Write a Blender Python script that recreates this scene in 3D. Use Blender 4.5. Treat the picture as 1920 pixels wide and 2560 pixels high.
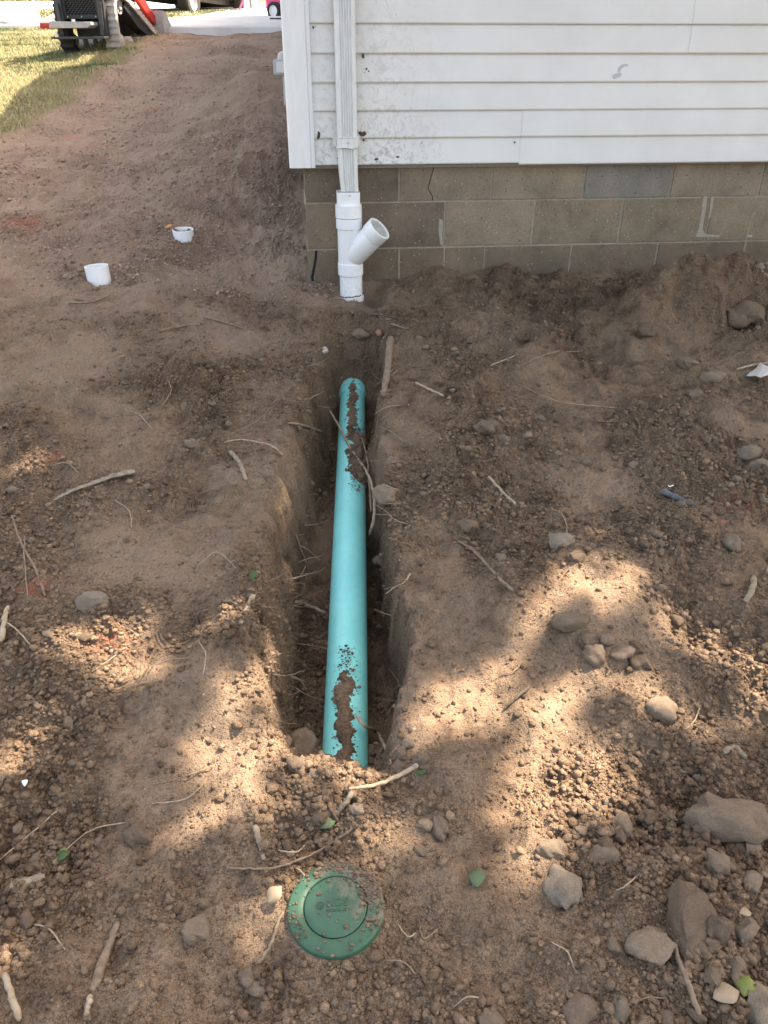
import bpy, math, random
import numpy as np
from mathutils import Vector, Matrix
R = math.radians
for o in list(bpy.data.objects): bpy.data.objects.remove(o, do_unlink=True)
scn = bpy.context.scene
col = scn.collection
rng = np.random.default_rng(7); random.seed(7)

# ------------------------------------------------------------ camera
HC, PITCH, FPX = 1.26, R(30.5), 1940.0          # eye height, downward tilt, focal length for a 1920x2560 frame
cam = bpy.data.cameras.new('camera'); co = bpy.data.objects.new('camera', cam); col.objects.link(co)
co.location = (0, 0, HC); co.rotation_euler = (R(90) - PITCH, 0, 0)
cam.sensor_fit = 'VERTICAL'; cam.sensor_height = 36; cam.lens = FPX / 2560 * 36
cam.clip_start = 0.05; cam.clip_end = 600
scn.camera = co
# ------------------------------------------------------------ sky, sun, exposure
SUN = Vector((2.0, 1.35, 3.9)).normalized()
w = bpy.data.worlds.new('World'); scn.world = w; w.use_nodes = True
sky = w.node_tree.nodes.new('ShaderNodeTexSky'); sky.sky_type = 'NISHITA'; sky.sun_disc = False
sky.sun_elevation = math.asin(SUN.z); sky.sun_rotation = math.atan2(SUN.x, SUN.y)
sky.air_density = 1.0; sky.dust_density = 4.0; sky.ozone_density = 1.0
bg = w.node_tree.nodes['Background']; w.node_tree.links.new(sky.outputs[0], bg.inputs[0]); bg.inputs[1].default_value = 0.15
sl = bpy.data.lights.new('sun', 'SUN'); so = bpy.data.objects.new('sun', sl); col.objects.link(so)
sl.energy = 4.9; sl.angle = R(0.55); sl.color = (1.0, 0.95, 0.93)
so.rotation_euler = SUN.to_track_quat('Z', 'Y').to_euler(); so.location = (6, 4, 12)
scn.view_settings.view_transform = 'Standard'; scn.view_settings.look = 'None'
scn.view_settings.gamma = 1; scn.view_settings.use_curve_mapping = False
scn.view_settings.exposure = 2.38
scn.view_settings.use_white_balance = True; scn.view_settings.white_balance_temperature = 8300   # the camera's balance for open shade

# ------------------------------------------------------------ helpers
SP, CP = math.sin(PITCH), math.cos(PITCH)
K = 1920 / 1659.0                                # my notes on the photograph are in a 1659 px wide copy
def ray(px, py):
    a, b = (px - 960) / FPX, (1280 - py) / FPX
    return Vector((a, CP + b * SP, -SP + b * CP))
def tag(o, label=None, cat=None, group=None, kind=None):
    if label: o['label'] = label
    if cat: o['category'] = cat
    if group: o['group'] = group
    if kind: o['kind'] = kind
    return o
def empty(name, loc=(0, 0, 0), rz=0):
    o = bpy.data.objects.new(name, None); col.objects.link(o); o.location = loc; o.rotation_euler = (0, 0, rz)
    o.empty_display_size = .05
    return o
def mesh_np(name, v, f, mat, parent=None, smooth=True, attrs=None):
    """v (n,3) array, f (m,k) array of equal-size faces"""
    me = bpy.data.meshes.new(name); v = np.asarray(v, np.float32); f = np.asarray(f, np.int32)
    me.vertices.add(len(v)); me.vertices.foreach_set('co', v.ravel())
    k = f.shape[1]; me.loops.add(f.size); me.loops.foreach_set('vertex_index', f.ravel())
    me.polygons.add(len(f)); me.polygons.foreach_set('loop_start', np.arange(0, f.size, k, dtype=np.int32))
    me.polygons.foreach_set('use_smooth', np.full(len(f), smooth))
    me.update(calc_edges=True); me.validate()
    if attrs:
        for an, av in attrs.items():
            a = me.attributes.new(an, 'FLOAT', 'POINT'); a.data.foreach_set('value', np.asarray(av, np.float32).ravel())
    if mat: me.materials.append(mat)
    o = bpy.data.objects.new(name, me); col.objects.link(o); o.parent = parent
    return o
class MB:
    """collects pieces of ONE part and links them as one mesh object"""
    def __init__(s): s.v = []; s.f = []
    def add(s, vs, fs):
        n = len(s.v); s.v += [tuple(p) for p in vs]; s.f += [tuple(i + n for i in q) for q in fs]; return s
    def box(s, c, d, rot=None):
        x, y, z = d[0] / 2, d[1] / 2, d[2] / 2
        vs = [Vector(p) for p in ((-x,-y,-z),(x,-y,-z),(x,y,-z),(-x,y,-z),(-x,-y,z),(x,-y,z),(x,y,z),(-x,y,z))]
        if rot is not None: vs = [rot @ p for p in vs]
        return s.add([p + Vector(c) for p in vs], [(0,3,2,1),(4,5,6,7),(0,1,5,4),(1,2,6,5),(2,3,7,6),(3,0,4,7)])
    def prism(s, poly, axis, a, b):
        """2-D polygon extruded along axis 0/1/2 from a to b; poly coordinates are the two other axes in order"""
        def P(p, t):
            q = [0, 0, 0]; q[axis] = t; r = [i for i in range(3) if i != axis]; q[r[0]], q[r[1]] = p; return q
        n = len(poly)
        return s.add([P(p, a) for p in poly] + [P(p, b) for p in poly],
                     [tuple(range(n)), tuple(range(2*n-1, n-1, -1))] + [(i, i + n, (i+1) % n + n, (i+1) % n) for i in range(n)])
    def tube(s, pts, rad, n=10, cap=True):
        pts = [Vector(p) for p in pts]; rad = rad if isinstance(rad, (list, tuple, np.ndarray)) else [rad] * len(pts)
        vs = []; up = Vector((.13, .27, .95))
        for i, p in enumerate(pts):
            d = (pts[min(i+1, len(pts)-1)] - pts[max(i-1, 0)]).normalized()
            a = d.cross(up); a = a.normalized() if a.length > 1e-4 else Vector((1,0,0)); b = d.cross(a)
            up = -b if b.dot(up) < 0 else b
            for k in range(n):
                t = 2 * math.pi * k / n; vs.append(p + (a * math.cos(t) + b * math.sin(t)) * rad[i])
        fs = [(i*n + k, i*n + (k+1) % n, (i+1)*n + (k+1) % n, (i+1)*n + k) for i in range(len(pts)-1) for k in range(n)]
        if cap: fs += [tuple(range(n-1, -1, -1)), tuple(range((len(pts)-1)*n, len(pts)*n))]
        return s.add(vs, fs)
    def lathe(s, prof, n=40, M=None, close=False):
        """prof: list of (r, z); spun about z then moved by matrix M"""
        vs = []
        for r, z in prof:
            for k in range(n):
                t = 2 * math.pi * k / n; p = Vector((r * math.cos(t), r * math.sin(t), z)); vs.append(M @ p if M is not None else p)
        m = len(prof); rows = range(m if close else m - 1)
        return s.add(vs, [(i*n + k, i*n + (k+1) % n, ((i+1) % m)*n + (k+1) % n, ((i+1) % m)*n + k) for i in rows for k in range(n)])
    def build(s, name, mat, parent=None, smooth=False, bevel=0, seg=2, angle=None):
        me = bpy.data.meshes.new(name); me.from_pydata(s.v, [], s.f); me.validate()
        import bmesh
        bm = bmesh.new(); bm.from_mesh(me); bmesh.ops.recalc_face_normals(bm, faces=bm.faces); bm.to_mesh(me); bm.free()
        if mat: me.materials.append(mat)
        o = bpy.data.objects.new(name, me); col.objects.link(o); o.parent = parent
        if smooth:
            me.polygons.foreach_set('use_smooth', [True] * len(me.polygons))
            me.set_sharp_from_angle(angle=R(angle or 38))
        if bevel:
            m = o.modifiers.new('bevel', 'BEVEL'); m.width = bevel; m.segments = seg; m.limit_method = 'ANGLE'
        return o
# ---- noise
def _hash(ix, iy, seed):
    h = (ix.astype(np.int64) * 374761393 + iy.astype(np.int64) * 668265263 + seed * 974634777) & 0xffffffff
    h = ((h ^ (h >> 13)) * 1274126177) & 0xffffffff
    return (h ^ (h >> 16)) & 0xffffffff
def pn(x, y, seed=0):
    x = np.asarray(x, float); y = np.asarray(y, float)
    x0 = np.floor(x); y0 = np.floor(y); fx = x - x0; fy = y - y0
    u = fx*fx*fx*(fx*(fx*6-15)+10); v = fy*fy*fy*(fy*(fy*6-15)+10)
    def g(dx, dy):
        a = _hash(x0 + dx, y0 + dy, seed) * (2 * math.pi / 4294967296.0)
        return np.cos(a) * (fx - dx) + np.sin(a) * (fy - dy)
    return ((g(0,0)*(1-u) + g(1,0)*u)*(1-v) + (g(0,1)*(1-u) + g(1,1)*u)*v) * 1.5
def fbm(x, y, f, o, seed=0, gain=.5):
    s = 0; a = 1
    for i in range(o): s = s + a * pn(x*f, y*f, seed + i*17); f *= 2.03; a *= gain
    return s
def lumps(x, y, size, seed, prob):
    """packed round-topped crumbs: dome height 0..1 at each point"""
    x = x/size; y = y/size; ix, iy = np.floor(x), np.floor(y); out = np.zeros_like(x)
    for dx in (-1, 0, 1):
        for dy in (-1, 0, 1):
            cx, cy = ix + dx, iy + dy; h = _hash(cx, cy, seed); h2 = _hash(cx, cy, seed + 91)
            jx = (h & 1023)/1023.0; jy = ((h >> 10) & 1023)/1023.0; rr = .30 + .42*((h >> 20) & 1023)/1023.0
            ex = .7 + .6*((h2 & 255)/255.0); d2 = ((x - cx - jx)*ex)**2 + ((y - cy - jy)/ex)**2
            out = np.maximum(out, np.where((h2 >> 8 & 1023)/1023.0 < prob, rr*np.sqrt(np.maximum(0, 1 - d2/rr**2)), 0))
    return out
def sst(a, b, x): t = np.clip((x - a) / (b - a), 0, 1); return t*t*(3-2*t)
def gau(x, y, cx, cy, rx, ry, rot=0):
    c, s = math.cos(R(rot)), math.sin(R(rot)); dx, dy = x - cx, y - cy
    return np.exp(-(((dx*c + dy*s)/rx)**2 + ((-dx*s + dy*c)/ry)**2))

# ------------------------------------------------------------ materials
def mat(name, base=(.5,.5,.5), rough=.6, spec=.5, metal=0):
    m = bpy.data.materials.new(name); m.use_nodes = True
    b = m.node_tree.nodes['Principled BSDF']
    b.inputs['Base Color'].default_value = (*base, 1); b.inputs['Roughness'].default_value = rough
    b.inputs['Specular IOR Level'].default_value = spec; b.inputs['Metallic'].default_value = metal
    return m
class NT:
    def __init__(s, m): s.t = m.node_tree; s.b = s.t.nodes['Principled BSDF']
    def n(s, k, **kw):
        q = s.t.nodes.new('ShaderNode' + k)
        for a, v in kw.items(): setattr(q, a, v)
        return q
    def l(s, a, b): s.t.links.new(a, b)
    def coord(s, kind='Object', obj=None):
        q = s.n('TexCoord');
        if obj: q.object = obj
        return q.outputs[kind]
    def noise(s, vec, scale, detail=4, rough=.55, dist=0):
        q = s.n('TexNoise'); s.l(vec, q.inputs['Vector']); q.inputs['Scale'].default_value = scale
        q.inputs['Detail'].default_value = detail; q.inputs['Roughness'].default_value = rough; q.inputs['Distortion'].default_value = dist
        return q.outputs['Fac']
    def ramp(s, fac, stops, interp='LINEAR'):
        q = s.n('ValToRGB'); s.l(fac, q.inputs[0]); e = q.color_ramp.elements; q.color_ramp.interpolation = interp
        while len(e) < len(stops): e.new(.5)
        for i, (p, c) in enumerate(stops): e[i].position = p; e[i].color = (*c, 1) if len(c) == 3 else c
        return q.outputs[0]
    def mix(s, fac, a, b, mode='MIX'):
        q = s.n('Mix', data_type='RGBA', blend_type=mode)
        for v, i in ((fac, 0), (a, 6), (b, 7)):
            if isinstance(v, (int, float)): q.inputs[i].default_value = v
            elif isinstance(v, tuple): q.inputs[i].default_value = (*v, 1)
            else: s.l(v, q.inputs[i])
        return q.outputs[2]
    def math(s, op, a, b=None, clamp=False):
        q = s.n('Math', operation=op, use_clamp=clamp)
        for v, i in ((a, 0), (b, 1)):
            if v is None: continue
            if isinstance(v, (int, float)): q.inputs[i].default_value = v
            else: s.l(v, q.inputs[i])
        return q.outputs[0]
    def bump(s, h, strength, dist, prev=None):
        q = s.n('Bump'); q.inputs['Strength'].default_value = strength; q.inputs['Distance'].default_value = dist
        s.l(h, q.inputs['Height'])
        if prev is not None: s.l(prev, q.inputs['Normal'])
        s.l(q.outputs[0], s.b.inputs['Normal']); return q.outputs[0]
    def color(s, c): s.l(c, s.b.inputs['Base Color'])
    def rough(s, c): s.l(c, s.b.inputs['Roughness'])
    def attr(s, name): q = s.n('Attribute', attribute_name=name); return q.outputs['Fac']
def grained(name, a, b, scale, rough=.8, bump=.3, dist=.002, spec=.3, coord='Object', detail=5, stretch=None):
    m = mat(name, a, rough, spec); t = NT(m); c = t.coord(coord)
    if stretch:
        mp = t.n('Mapping'); mp.inputs['Scale'].default_value = stretch; t.l(c, mp.inputs[0]); c = mp.outputs[0]
    n = t.noise(c, scale, detail, .6); t.color(t.ramp(n, [(.3, a), (.7, b)]))
    if bump: t.bump(n, bump, dist)
    return m

TREADS = []
for _x, _y, _r, _f in ((-.62, 1.34, .10, .0095), (-.56, 1.23, .085, .0095), (-.49, 1.48, .08, .010), (-.50, 2.05, .10, .012), (-.40, 2.16, .07, .012), (-.62, 2.02, .08, .012), (-.40, .80, .07, .008)):
    TREADS.append((_x, _y, _r, _f))
D_PALE, D_MID, D_DARK = (.312, .219, .150), (.223, .150, .099), (.098, .063, .042)
def dirt_mat(name, ground=True):
    m = mat(name, D_MID, .95, .15); t = NT(m); c = t.coord('Object')
    big = t.noise(c, 1.6, 4, .55); mid = t.noise(c, 14, 5, .65); fine = t.noise(c, 120, 4, .7); grit = t.noise(c, 420, 2, .6)
    cl = t.ramp(mid, [(.32, D_DARK), (.5, D_MID), (.74, D_PALE)])
    cl = t.mix(t.math('MULTIPLY', t.ramp(big, [(.42, (0,0,0)), (.62, (1,1,1))]), .55), cl, D_PALE)
    cl = t.mix(.75, cl, t.ramp(fine, [(.25, (.55,.53,.52)), (.5, (.95,.95,.95)), (.75, (1.25,1.24,1.22))]), 'MULTIPLY')
    if ground:
        cl = t.mix(t.math('MULTIPLY', t.attr('loose'), .32), cl, D_DARK)
        cl = t.mix(t.math('MULTIPLY', t.attr('dust'), .6), cl, (.325, .231, .161))
        cl = t.mix(t.math('MULTIPLY', t.attr('red'), .55), cl, (.37, .262, .20))
        pm = t.math('MULTIPLY', t.attr('paint'), t.ramp(t.noise(c, 45, 4, .7), [(.42, (0,0,0)), (.6, (1,1,1))]))
        cl = t.mix(t.math('MULTIPLY', pm, .55), cl, (.62, .13, .06))
        cl = t.mix(t.attr('turf'), cl, t.ramp(fine, [(.3, (.13,.115,.05)), (.7, (.24,.205,.10))]))
        # pale grit specks
        vo = t.n('TexVoronoi'); t.l(c, vo.inputs['Vector']); vo.inputs['Scale'].default_value = 46
        spk = t.ramp(vo.outputs['Distance'], [(.10, (1,1,1)), (.13, (0,0,0))])
        sc = t.n('SeparateColor'); t.l(vo.outputs['Color'], sc.inputs[0])
        k2 = t.ramp(sc.outputs[0], [(.90, (0,0,0)), (.93, (1,1,1))])
        cl = t.mix(t.math('MULTIPLY', spk, k2), cl, (.42, .36, .30))
    else:
        tn = t.attr('tint')
        cl = t.mix(.85, cl, t.ramp(tn, [(0, (.74,.73,.72)), (.55, (.98,.98,.98)), (.94, (1.18,1.17,1.15)), (1, (1.6,1.57,1.52))]), 'MULTIPLY')
    t.color(cl)
    v2 = t.n('TexVoronoi'); t.l(c, v2.inputs['Vector']); v2.inputs['Scale'].default_value = 150; v2.inputs['Randomness'].default_value = 1
    crumb = t.math('SUBTRACT', 1.0, v2.outputs['Distance'])
    b = t.bump(fine, 1.0, .011)
    if ground: b = t.bump(t.math('MULTIPLY', crumb, t.math('ADD', t.math('MULTIPLY', t.attr('loose'), .9), .35)), 1.0, .0065, b)
    if ground:
        v3 = t.n('TexVoronoi'); t.l(c, v3.inputs['Vector']); v3.inputs['Scale'].default_value = 330; b = t.bump(t.math('SUBTRACT', 1.0, v3.outputs['Distance']), .8, .003, b)
    b = t.bump(grit, .7, .003, b)
    if ground:                                    # boot-sole prints pressed into the dust: rings of fine ridges
        for cx, cy, rr, fq in TREADS:
            d = t.n('VectorMath', operation='DISTANCE'); t.l(c, d.inputs[0]); d.inputs[1].default_value = (cx, cy, .08)
            ring = t.math('SINE', t.math('MULTIPLY', d.outputs['Value'], 2 * math.pi / fq))
            msk = t.ramp(t.math('DIVIDE', d.outputs['Value'], rr), [(.75, (1,1,1)), (1, (0,0,0))])
            msk = t.math('MULTIPLY', msk, t.ramp(t.noise(c, 22, 3), [(.36, (0,0,0)), (.46, (1,1,1))]))
            b = t.bump(t.math('MULTIPLY', ring, msk), 1.0, .005, b)
    return m
M_DIRT = dirt_mat('bare_soil'); M_CLOD = dirt_mat('soil_crumbs', False)
_a, _b, _c = D_PALE, D_MID, D_DARK; D_PALE, D_MID, D_DARK = (.43,.305,.235), (.37,.26,.196), (.27,.185,.138); M_CLOD2 = dirt_mat('pale_soil_crumbs', False); D_PALE, D_MID, D_DARK = _a, _b, _c

# ------------------------------------------------------------ ground form
PX = lambda y: -.089 - .0243 * (y - 1.21)                 # the green pipe: axis x and z along y
PZ = lambda y: -.145 + .0693 * (y - 1.21)
PR = .0535
_py = np.array([-6, 0, .8, 1.2, 1.6, 2, 2.5, 3, 3.5, 3.8, 4.3, 5, 6, 7, 8, 9, 10, 11, 12, 13, 15, 18, 24, 30, 36, 60, 120])
_pz = np.array([-.45, -.06, -.015, .0, .06, .11, .165, .21, .265, .30, .40, .50, .62, .76, .92, 1.09, 1.26, 1.42, 1.58, 1.67, 1.76, 1.90, 2.25, 2.70, 3.1, 4.2, 6.5])
_ty = np.linspace(-6, 120, 12601); _tz = np.interp(_ty, _py, _pz)
_k = np.hanning(61); _k /= _k.sum(); _tz = np.convolve(np.pad(_tz, 30, 'edge'), _k, 'valid')
CXY, ANG = (-.395, 3.80), R(5.5)                           # house corner and turn
UX, UY = math.cos(ANG), math.sin(ANG)
def to_uv(x, y): dx, dy = x - CXY[0], y - CXY[1]; return dx*UX + dy*UY, -dx*UY + dy*UX
def base_h(x, y):
    z = np.interp(y, _ty, _tz)
    z = z + .075 * sst(-.5, -1.2, x) * sst(2.2, 3.2, y) * (1 - sst(5, 7, y))          # the side yard stands a little higher
    z = z - .17 * sst(-2.6, -4.6, x) * sst(8.5, 12, y) * (1 - sst(14, 20, y))
    z = z - .30 * sst(2, 8, np.abs(x) * 0 + x) * sst(4, 8, y)                         # falls off behind the house
    return z
def ground_h(x, y):
    x = np.asarray(x, float); y = np.asarray(y, float)
    z = base_h(x, y)
    near = 1 - sst(5, 9, y)
    wx = x + .05 * pn(x*5, y*5, 41); wy = y + .05 * pn(x*5, y*5, 42)
    # spoil heaps and banks
    z = z + .25 * gau(wx, wy, 1.40, 3.40, .32, .20, 20) + .10 * gau(wx, wy, 1.05, 3.22, .36, .13, 24) + .10 * gau(wx, wy, 1.95, 3.2, .35, .4)
    z = z + .045 * gau(wx, wy, .62, 3.66, .40, .16) - .08 * gau(wx, wy, .95, 3.50, .14, .07, 15) - .08 * gau(wx, wy, .60, 3.36, .10, .09)
    z = z + .05 * sst(2.75, 3.1, y) * sst(.25, .55, x) * (1 - sst(3.75, 4, y)) * fbm(x, y, 5.5, 3, 15, .55) - .08 * gau(wx, wy, .86, 3.08, .14, .06, 25) + .05 * gau(wx, wy, .62, 2.95, .20, .10, 15)
    z = z + .055 * gau(wx, wy, .30, 2.62, .15, .25, -10) + .035 * gau(wx, wy, .43, 2.45, .09, .12)
    z = z + .060 * gau(wx, wy, .52, 1.62, .22, .20) + .03 * gau(wx, wy, .62, 1.30, .18, .10, 20) + .035 * gau(wx, wy, .27, 1.45, .10, .25)
    z = z + .050 * gau(wx, wy, -.30, 1.45, .10, .22, 8) + .03 * gau(wx, wy, -.36, 1.25, .16, .12) + .035 * gau(wx, wy, -.42, 2.55, .16, .30)
    z = z + .05 * gau(wx, wy, -.62, 2.85, .28, .20) + .035 * gau(wx, wy, -.35, 3.35, .22, .14) - .02 * gau(wx, wy, -.70, 2.2, .3, .25)
    z = z + .05 * gau(wx, wy, -1.15, 2.38, .12, .16, 20) - .035 * gau(wx, wy, -1.13, 2.55, .3, .05, -18) + .03 * gau(wx, wy, -.85, 2.32, .18, .08, 20)
    z = z + .02 * gau(wx, wy, -.18, 1.02, .25, .10) + .02 * gau(wx, wy, .45, .80, .3, .15) - .02 * gau(wx, wy, -.5, .85, .2, .2)
    z = z + .30 * gau(wx, wy, -1.0, 7.5, .55, 1.1) + .17 * gau(wx, wy, -.85, 5.6, .45, .65) + .05 * gau(wx, wy, -1.8, 9.5, .8, 1.0)
    z = z - .04 * gau(wx, wy, -.10, 3.66, .20, .12) - .06 * gau(x, y, -.055, 3.70, .05, .08)           # hollow round the white riser
    # broad and small unevenness
    z = z + near * (.030 * fbm(x, y, 1.7, 3, 3) + .024 * fbm(x, y, 6, 3, 9)) + (1 - near) * (.07 * fbm(x, y, .55, 3, 5) + .030 * fbm(x, y, 2.6, 3, 8)) * (1 - sst(11, 13, y))
    lo = loose_f(x, y)
    z = z + (.3 + lo) * near * .0085 * fbm(x, y, 26, 3, 21, .6) + near * .0022 * fbm(x, y, 85, 2, 31)
    rid = 1 - np.abs(pn(x*9 + 3, y*4.5, 55)); z = z + near * .024 * (rid - .6) * sst(-.4, -.9, x) * sst(1.9, 2.6, y)   # scraped ridges on the left
    sub = (y < 4.6) & (np.abs(x) < 2.4) & (y > .2)
    if sub.any():
        xs_, ys_, ls_ = x[sub] + .004*pn(x[sub]*70, y[sub]*70, 81), y[sub] + .004*pn(x[sub]*70, y[sub]*70, 82), lo[sub]
        ad = .016 * lumps(xs_, ys_, .042, 501, .10 + .42*ls_) * (.35 + ls_) + .013 * lumps(xs_, ys_, .021, 502, .22 + .65*ls_) * (.4 + ls_)
        z[sub] = z[sub] + ad
    # footprints
    for fx, fy, rx, ry, ro, dp in FEET:
        g = gau(x, y, fx, fy, rx, ry, ro); r2 = gau(x, y, fx, fy, rx*1.45, ry*1.45, ro)
        z = z - dp * sst(.25, .6, g) + dp * .5 * (r2 - g)
    # trench
    s = x - PX(y) + .015 * fbm(x, y, 13, 2, 63) + .008 * fbm(x, y, 42, 2, 64); wob = .025 * pn(y*3.1, y*0 + 7.3, 61) + .012 * fbm(x*.3, y, 14, 2, 62)
    rw = .105 + .04 * sst(2.2, 1.5, y) * sst(1.2, 1.5, y) + wob * .6 + .03 * sst(2.6, 3.1, y)
    lw = .165 + .05 * sst(2.7, 2.0, y) + wob - .05 * sst(2.6, 3.2, y) - .04 * sst(1.8, 1.4, y)
    tr = (1 - sst(rw - .028, rw + .016, s)) * (1 - sst(lw - .075, lw + .025, -s) ** .9)
    tr = tr * sst(1.09, 1.30, y + .16 * s) * (1 - sst(3.02, 3.42, y))
    fl = PZ(y) - PR - .02 - .05 * sst(.02, .07, s) - .035 * sst(.02, .09, -s) + .012 * fbm(x, y, 12, 3, 71)
    fl = fl + .215 * gau(x, y, PX(2.55) + .085, 2.54, .06, .17) * sst(-.02, .04, s)                   # slump over the pipe from the right
    fl = fl + .10 * gau(x, y, PX(2.95) + .12, 2.95, .04, .18) + .085 * gau(x, y, PX(3) - .12, 3.0, .05, .22) + .05 * gau(x, y, PX(1.3) - .11, 1.36, .05, .09)
    z = z * (1 - tr) + np.minimum(z, fl) * tr
    # soil swallowing both ends of the pipe
    top = PZ(y) + PR
    z = np.where((np.abs(s) < .16) & (y < 1.30), np.maximum(z, top - .05 + .08 * sst(1.27, 1.12, y + .30 * s + .015 * pn(x*20, y*20, 77))), z)
    z = np.where((np.abs(s) < .16) & (y > 3.12), np.maximum(z, top - .05 + .075 * sst(3.18, 3.34, y - .2 * np.abs(s) + .05 * pn(x*26, y*26, 78) + .04 * pn(x*60, y*60, 79))), z)
    # bed of the emitter lid
    r = np.hypot(x - LID[0], y - LID[1]); z = z * sst(.075, .135, r) + (LID[2] - .012) * (1 - sst(.075, .135, r))
    # dirt stays under the slabs; flat pit below the house
    u, v = to_uv(x, y); z = z - .5 * sst(.25, .6, u) * sst(.25, .6, v) * (1 - sst(11.8, 12.2, v)) * (1 - sst(9.5, 10, u))
    return z
LID = (-.082, .795, .012)
FEET = [(-1.12, 3.62, .075, .055, 20, .025), (-.80, 3.55, .14, .05, -12, .022), (-1.5, 3.30, .13, .05, 25, .03), (-1.35, 2.85, .16, .05, 15, .025),
        (-.56, 2.08, .13, .06, 80, .012), (-.66, 1.95, .12, .06, 70, .012), (-.62, 1.32, .14, .06, 60, .012), (-.50, 1.50, .13, .055, 70, .010),
        (.36, 3.18, .09, .05, 0, .03), (-1.6, 4.4, .16, .07, 30, .03), (-1.0, 4.6, .15, .06, 10, .02), (-2.0, 5.2, .16, .07, 50, .03),
        (-.40, .80, .11, .06, 40, .012), (.22, 1.0, .12, .055, 85, .010), (-1.9, 3.9, .14, .07, 20, .03), (-1.35, 5.6, .14, .06, 20, .03)]
def loose_f(x, y):
    """where the soil is crumbly (1) and where trodden or dusty (0)"""
    n = fbm(x, y, 2.3, 3, 101)
    l = .30 + .95 * n
    l = l + .55 * gau(x, y, .62, .85, .35, .30) + .5 * gau(x, y, .75, 1.15, .3, .2) + .65 * gau(x, y, .80, 2.3, .60, .45) + .4 * gau(x, y, .45, 1.62, .25, .15)
    l = l + .45 * gau(x, y, -.75, 1.35, .18, .5) + .35 * gau(x, y, -.22, 2.4, .14, .8) + .35 * gau(x, y, -.75, 2.35, .3, .12) + .4 * gau(x, y, -.1, 3.4, .4, .2) + .5 * gau(x, y, -.6, 2.8, .45, .25)
    l = l - .95 * gau(x, y, .36, 1.20, .20, .20) - .6 * gau(x, y, -.50, 1.40, .15, .28) - .5 * gau(x, y, -.45, 2.05, .2, .25) - .4 * gau(x, y, .17, 1.75, .06, .3) - .35 * gau(x, y, -1.3, 3.3, .5, .5)
    l = l + .5 * gau(x, y, .95, 3.35, .75, .38)
    l = np.where(y > 4, l + .25 * gau(x, y, -.9, 5.2, .6, 1.2), l)
    return np.clip(l, 0, 1)
def axis(knots):
    """knots: (position, spacing); spacing eases linearly between them"""
    out = [knots[0][0]]; ks = np.array(knots)
    while out[-1] < knots[-1][0]: out.append(out[-1] + np.interp(out[-1], ks[:, 0], ks[:, 1]))
    return np.array(out)
GX = axis([(-70, 6), (-12, .5), (-5, .07), (-3.2, .03), (-2.0, .014), (-1.2, .0075), (-.5, .0058), (.6, .0058), (1.2, .0075), (2.0, .016), (3.2, .06), (10, .6), (70, 7)])
GY = axis([(-6, .5), (-1, .15), (.25, .012), (.5, .0052), (1.8, .0056), (2.6, .0075), (4.0, .011), (6, .028), (9, .045), (13, .08), (30, .8), (120, 8)])
X, Y = np.meshgrid(GX, GY); Z = ground_h(X, Y)
def H(x, y):
    x = np.asarray(x, float); y = np.asarray(y, float)
    i = np.clip(np.searchsorted(GX, x) - 1, 0, len(GX)-2); j = np.clip(np.searchsorted(GY, y) - 1, 0, len(GY)-2)
    a = np.clip((x - GX[i])/(GX[i+1]-GX[i]), 0, 1); b = np.clip((y - GY[j])/(GY[j+1]-GY[j]), 0, 1)
    return (Z[j,i]*(1-a) + Z[j,i+1]*a)*(1-b) + (Z[j+1,i]*(1-a) + Z[j+1,i+1]*a)*b
def gp(dx, dy, lift=0):
    """point of the ground that the note (dx, dy) refers to"""
    d = ray(dx*K, dy*K); t = np.concatenate([np.arange(.6, 6, .004), np.arange(6, 40, .05)])
    below = HC + d.z*t < H(d.x*t, d.y*t); i = int(np.argmax(below)) if below.any() else len(t) - 1
    return Vector((d.x*t[i], d.y*t[i], float(H(d.x*t[i], d.y*t[i])) + lift))
ny, nx = X.shape
idx = np.arange(nx*ny).reshape(ny, nx)
F = np.stack([idx[:-1,:-1], idx[:-1,1:], idx[1:,1:], idx[1:,:-1]], -1).reshape(-1, 4)
turf_edge = -2.86 + .14 * fbm(X, Y, 1.3, 3, 200) - .35 * sst(6.5, 5.0, Y) - .05 * sst(9, 11, Y)
turf = sst(.12, -.12, X - turf_edge) * sst(4.2, 5.4, Y); turf = np.maximum(turf, sst(12.2, 13, Y)); turf = np.maximum(turf, sst(3.2, 4.5, X) * sst(1.0, -1.0, Y) * 0)
paint = np.zeros_like(X)
for dx, dy, r in ((45, 475, .07), (205, 315, .05), (150, 297, .05), (330, 238, .06), (245, 1395, .03), (1590, 1092, .035), (1560, 1130, .02), (75, 1265, .03), (120, 985, .02)):
    p = gp(dx, dy); paint = np.maximum(paint, gau(X, Y, p.x, p.y, r*1.6, r))
LOOSE = loose_f(X, Y)
dust = np.clip(.25 + .9 * fbm(X, Y, 1.2, 3, 301) - LOOSE*.7, 0, 1); dust = np.clip(dust + .5 * sst(3.2, 4.2, Y) * (1 - sst(-.3, .1, X)) * pn(X*1.2, Y*3, 305), 0, 1)
red = sst(2.6, 4.5, Y) * sst(.2, -.6, X)
ground = mesh_np('ground', np.stack([X, Y, Z], -1).reshape(-1, 3), F, M_DIRT, attrs=dict(loose=LOOSE, dust=dust, turf=turf, paint=paint, red=red))
tag(ground, 'brown bare soil dug up and trodden around the trench', 'ground', kind='structure')

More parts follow.
